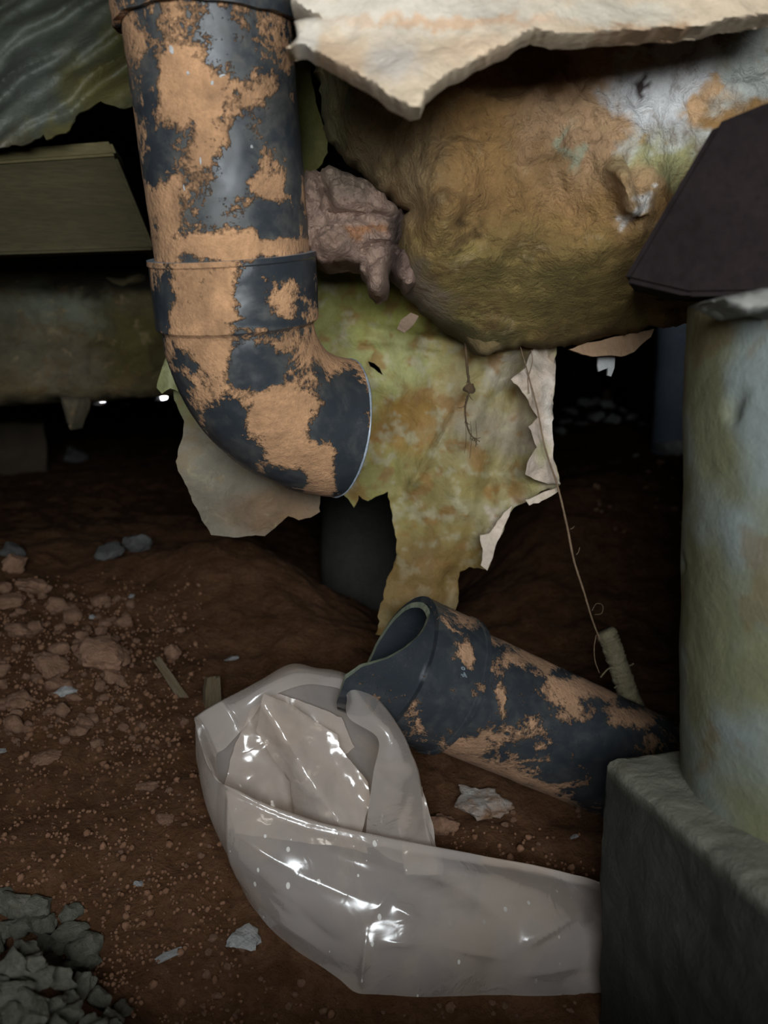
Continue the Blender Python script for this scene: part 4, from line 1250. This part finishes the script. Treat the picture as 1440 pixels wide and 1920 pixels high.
# dusty grey rubble in the near left corner
spots = [(x + random.uniform(-14, 14) + (18 if j % 2 else 0), y + random.uniform(-10, 10)) for j, y in enumerate(range(1722, 1970, 34)) for x in range(-50, 215, 42)]
for i, (px, py) in enumerate(spots):
    if px > 130 + (py - 1700) * .5: continue
    p, d = ground_hit(px, py)
    place_rock('rubble_stone', GV[i % 5], px, py, random.uniform(50, 88), 'dusty grey stone of the rubble heap in the near left corner', 'stone', 'grey rubble in the near left corner', asp=(1, .85, .8), sink=.15)
# loose earth clods on the left slope and in front of the bag
def scatter(n, region, lo, hi, lab, grp, meshes, excl=None):
    k = 0
    while k < n:
        px = random.uniform(region[0], region[2]); py = random.uniform(region[1], region[3])
        if excl and excl(px, py): continue
        w_ = lo + (hi - lo) * random.random() ** 2.5
        place_rock('earth_clod', random.choice(meshes), px, py, w_, lab, 'clod', grp, asp=(1, random.uniform(.7, 1), random.uniform(.6, .95)), sink=.35)
        k += 1
scatter(150, (-10, 1095, 250, 1400), 12, 46, 'small reddish-tan clod loose on the left slope above the bag', 'loose clods on the left slope', CL, lambda x, y: x > 150 and y < 1130 and random.random() < .8)
scatter(36, (200, 1140, 350, 1420), 8, 24, 'crumb-sized clod on the slope just left of the bag mouth', 'crumbs left of the bag mouth', CL)
scatter(28, (220, 1430, 425, 1700), 6, 20, 'small clod on the shaded earth left of the bag side', 'clods left of the bag side', CL, lambda x, y: x > 360 + (y - 1430) * .3)
scatter(34, (380, 1760, 700, 1915), 6, 22, 'small clod on the earth in front of the bag corner', 'clods in front of the bag corner', CL, lambda x, y: y < 1700 + (x - 440) * .72 + 40)
scatter(14, (700, 1875, 1110, 1915), 8, 24, 'small clod on the earth below the front edge of the bag', 'clods below the front edge of the bag', CL)
scatter(14, (860, 1500, 1120, 1620), 6, 18, 'small clod on the earth under the buried pipe', 'clods under the buried pipe', CL, lambda x, y: y > 1560 + (x - 860) * .3)
scatter(18, (1040, 860, 1280, 1010), 8, 24, 'dark clod on the far earth bank left of the pile', 'clods on the far bank', CL)
# fine crumbs nobody could count
V = []; F = []
ico = rock_mesh('crumb', 77, M['clod'], 6, 1, .9, .2)
iv = [v.co.copy() for v in ico.vertices]; ifc = [tuple(p.vertices) for p in ico.polygons]
cr = []
while len(cr) < 3400:
    px = random.uniform(-20, 1120); py = random.uniform(1050, 1915)
    if px > 400 + (py - 1300) * .1 and py < 1860: 
        if not (py > 1480 and px > 830 and py < 1640): continue
    if not (px < 330 and 1085 < py < 1420) and random.random() > .4: continue
    cr.append((px, py))
gxy = []
for px, py in cr:
    d = np.interp(py, [1050, 1250, 1450, 1650, 1920], [1.03, .86, .745, .645, .56]) * random.uniform(.97, 1.03)
    q = P(px, py, d); gxy.append((q[0], q[1]))
gz = ground_z(gxy)
for (x, y), z in zip(gxy, gz):
    s = random.uniform(.0007, .0022) * (1 + 0.9 * (random.random() > .92))
    R = Matrix.Rotation(random.uniform(0, 6.28), 3, (random.random() + .1, random.random(), random.random()))
    b0 = len(V)
    for c in iv:
        q = R @ c * s; V.append((x + q.x, y + q.y, z + q.z + s * .4))
    F += [tuple(b0 + i for i in f) for f in ifc]
o = obj('earth_crumbs', mesh('earth_crumbs', V, F, M['crumb'])); tag(o, 'fine reddish crumbs of earth strewn over the slope', 'earth', kind='stuff')

# ------------------------------------------------------------------ wood chips
def chip(px, py, hpx, wpx, lean, label, mat='chip'):
    p, d = ground_hit(px, py)
    hh, ww = hpx * d / FPX, wpx * d / FPX / 2
    bm = bmesh.new(); bmesh.ops.create_cube(bm, size=1); bmesh.ops.subdivide_edges(bm, edges=bm.edges[:], cuts=6, use_grid_fill=True)
    for v in bm.verts:
        z = v.co.z + .5
        v.co = Vector((v.co.x * 2 * ww * (1 - .25 * z + .2 * noise.noise(Vector((v.co.x * 3, px, z * 2)))), v.co.y * ww * .9, z * hh + (.12 * hh * noise.noise(Vector((v.co.x * 9, v.co.y * 5, px))) if z > .9 else 0)))
    me = bpy.data.meshes.new('wood_chip'); bm.to_mesh(me); bm.free(); me.materials.append(M[mat])
    o = obj('wood_chip', me); o.location = (p[0], p[1], ground_z([p[:2]])[0] - .004); o.rotation_euler = (-.15, lean, .5)
    tag(o, label, 'wood chip')
chip(398, 1322, 58, 34, .08, 'weathered upright wood chip standing just above the left rim of the bag')
chip(345, 1305, 92, 20, -.5, 'thin grey splinter leaning left of the upright wood chip')

# ------------------------------------------------------------------ roots
def path_px(pts, n=40): return catmull([P(*q) for q in pts], n)
rt = empty('hanging_root', tuple(P(876, 650, .735))); RL_ = Vector(P(876, 650, .735))
tag(rt, 'dark feathery root with a small clod hanging from the brown earth drip', 'root')
main = path_px([(872, 640, .735), (876, 690, .735), (880, 730, .735), (872, 765, .737), (876, 800, .737), (885, 818, .738), (900, 828, .738)], 60)
child('stem', tube('stem', main, np.linspace(.0013, .0004, 60), M['rootdark'], 6, .3), rt, RL_)
cl = CL[0].copy(); cl.materials.clear(); cl.materials.append(M['rootdark'])
cl.transform(Matrix.Diagonal((.0062, .004, .0055, 1))); cl.transform(Matrix.Translation(P(880, 729, .735))); child('soil_knot', cl, rt, RL_)
V = []
for i in range(26):
    a = main[random.randint(3, 57)]; dr = np.array([random.uniform(-1, 1), random.uniform(-.4, .4), random.uniform(-1.2, .2)]) * random.uniform(.003, .009)
    me = tube('rootlet', [a, a + dr * .5 + np.array([0, 0, -.001]), a + dr], [.0004, .0003, .0002], M['rootdark'], 4)
    child('rootlet', me, rt, RL_)
for x, L0 in ((872, 850), (892, 838), (882, 860)):
    child('rootlet', tube('rootlet', path_px([(x, 790, .738), (x + 2, 820, .738), (x - 1, L0, .738)], 10), .0002, M['rootdark'], 4), rt, RL_)
lr = empty('long_root', tuple(P(1122, 1190, .80))); LL = Vector(P(1122, 1190, .80))
tag(lr, 'long thin pale root trailing from the overhang down past the membrane', 'root')
main = path_px([(975, 648, .745), (990, 700, .745), (1008, 770, .748), (1022, 840, .75), (1045, 910, .755), (1062, 980, .765), (1076, 1050, .775), (1095, 1110, .785), (1110, 1160, .795), (1125, 1200, .80)], 110)
child('stem', tube('stem', main, np.interp(np.linspace(0, 1, 110), [0, .3, .6, 1], [.0004, .0007, .0011, .0007]), M['root'], 6, .3), lr, LL)
child('rootlet', tube('rootlet', path_px([(996, 656, .745), (998, 680, .745), (990, 710, .745), (992, 738, .745)], 16), .0004, M['root'], 5), lr, LL)
child('rootlet', tube('rootlet', path_px([(1118, 1190, .80), (1114, 1215, .80), (1116, 1240, .80), (1124, 1262, .80)], 16), .0004, M['root'], 5), lr, LL)
child('rootlet', tube('rootlet', path_px([(1110, 1145, .795), (1118, 1132, .795), (1130, 1135, .795), (1128, 1150, .795), (1115, 1152, .795)], 20), .0003, M['root'], 4), lr, LL)
for px, py, dx, dy in ((1069, 992, 8, -6), (1080, 1040, 7, -14), (1033, 870, -8, 3), (1020, 835, -7, 4)):
    child('rootlet', tube('rootlet', path_px([(px, py, .77), (px + dx * .6, py + dy * .3, .77), (px + dx, py + dy, .77)], 6), .0003, M['root'], 4), lr, LL)
sr = empty('cut_root', tuple(P(1205, 1340, .84))); SL = Vector(P(1205, 1340, .84))
tag(sr, 'thick cut root stub rising from the earth behind the buried pipe', 'root')
main = path_px([(1134, 1182, .83), (1143, 1200, .83), (1152, 1225, .83), (1162, 1255, .835), (1175, 1295, .84), (1190, 1335, .85), (1215, 1390, .88)], 90)
rad = np.interp(np.linspace(0, 1, 90), [0, .08, .3, .6, 1], [.0085, .0100, .0092, .0098, .012]) * np.array([1 + .05 * math.sin(i * 1.1 + 2 * math.sin(i * .4)) * (1 if i < 40 else .3) for i in range(90)])
child('stem', tube('stem', main, rad, M['stub'], 20, .18, 3), sr, SL)
for px, py, dx, dy in ((1150, 1250, -24, 20), (1180, 1248, 8, -4), (1146, 1235, -6, 3), (1160, 1285, -8, 5), (1165, 1310, -8, 5), (1170, 1320, -10, 8), (1168, 1300, -9, 2)):
    child('rootlet', tube('rootlet', path_px([(px, py, .825), (px + dx * .5, py + dy * .3, .822), (px + dx, py + dy, .82)], 8), .0007, M['stub'], 5), sr, SL)
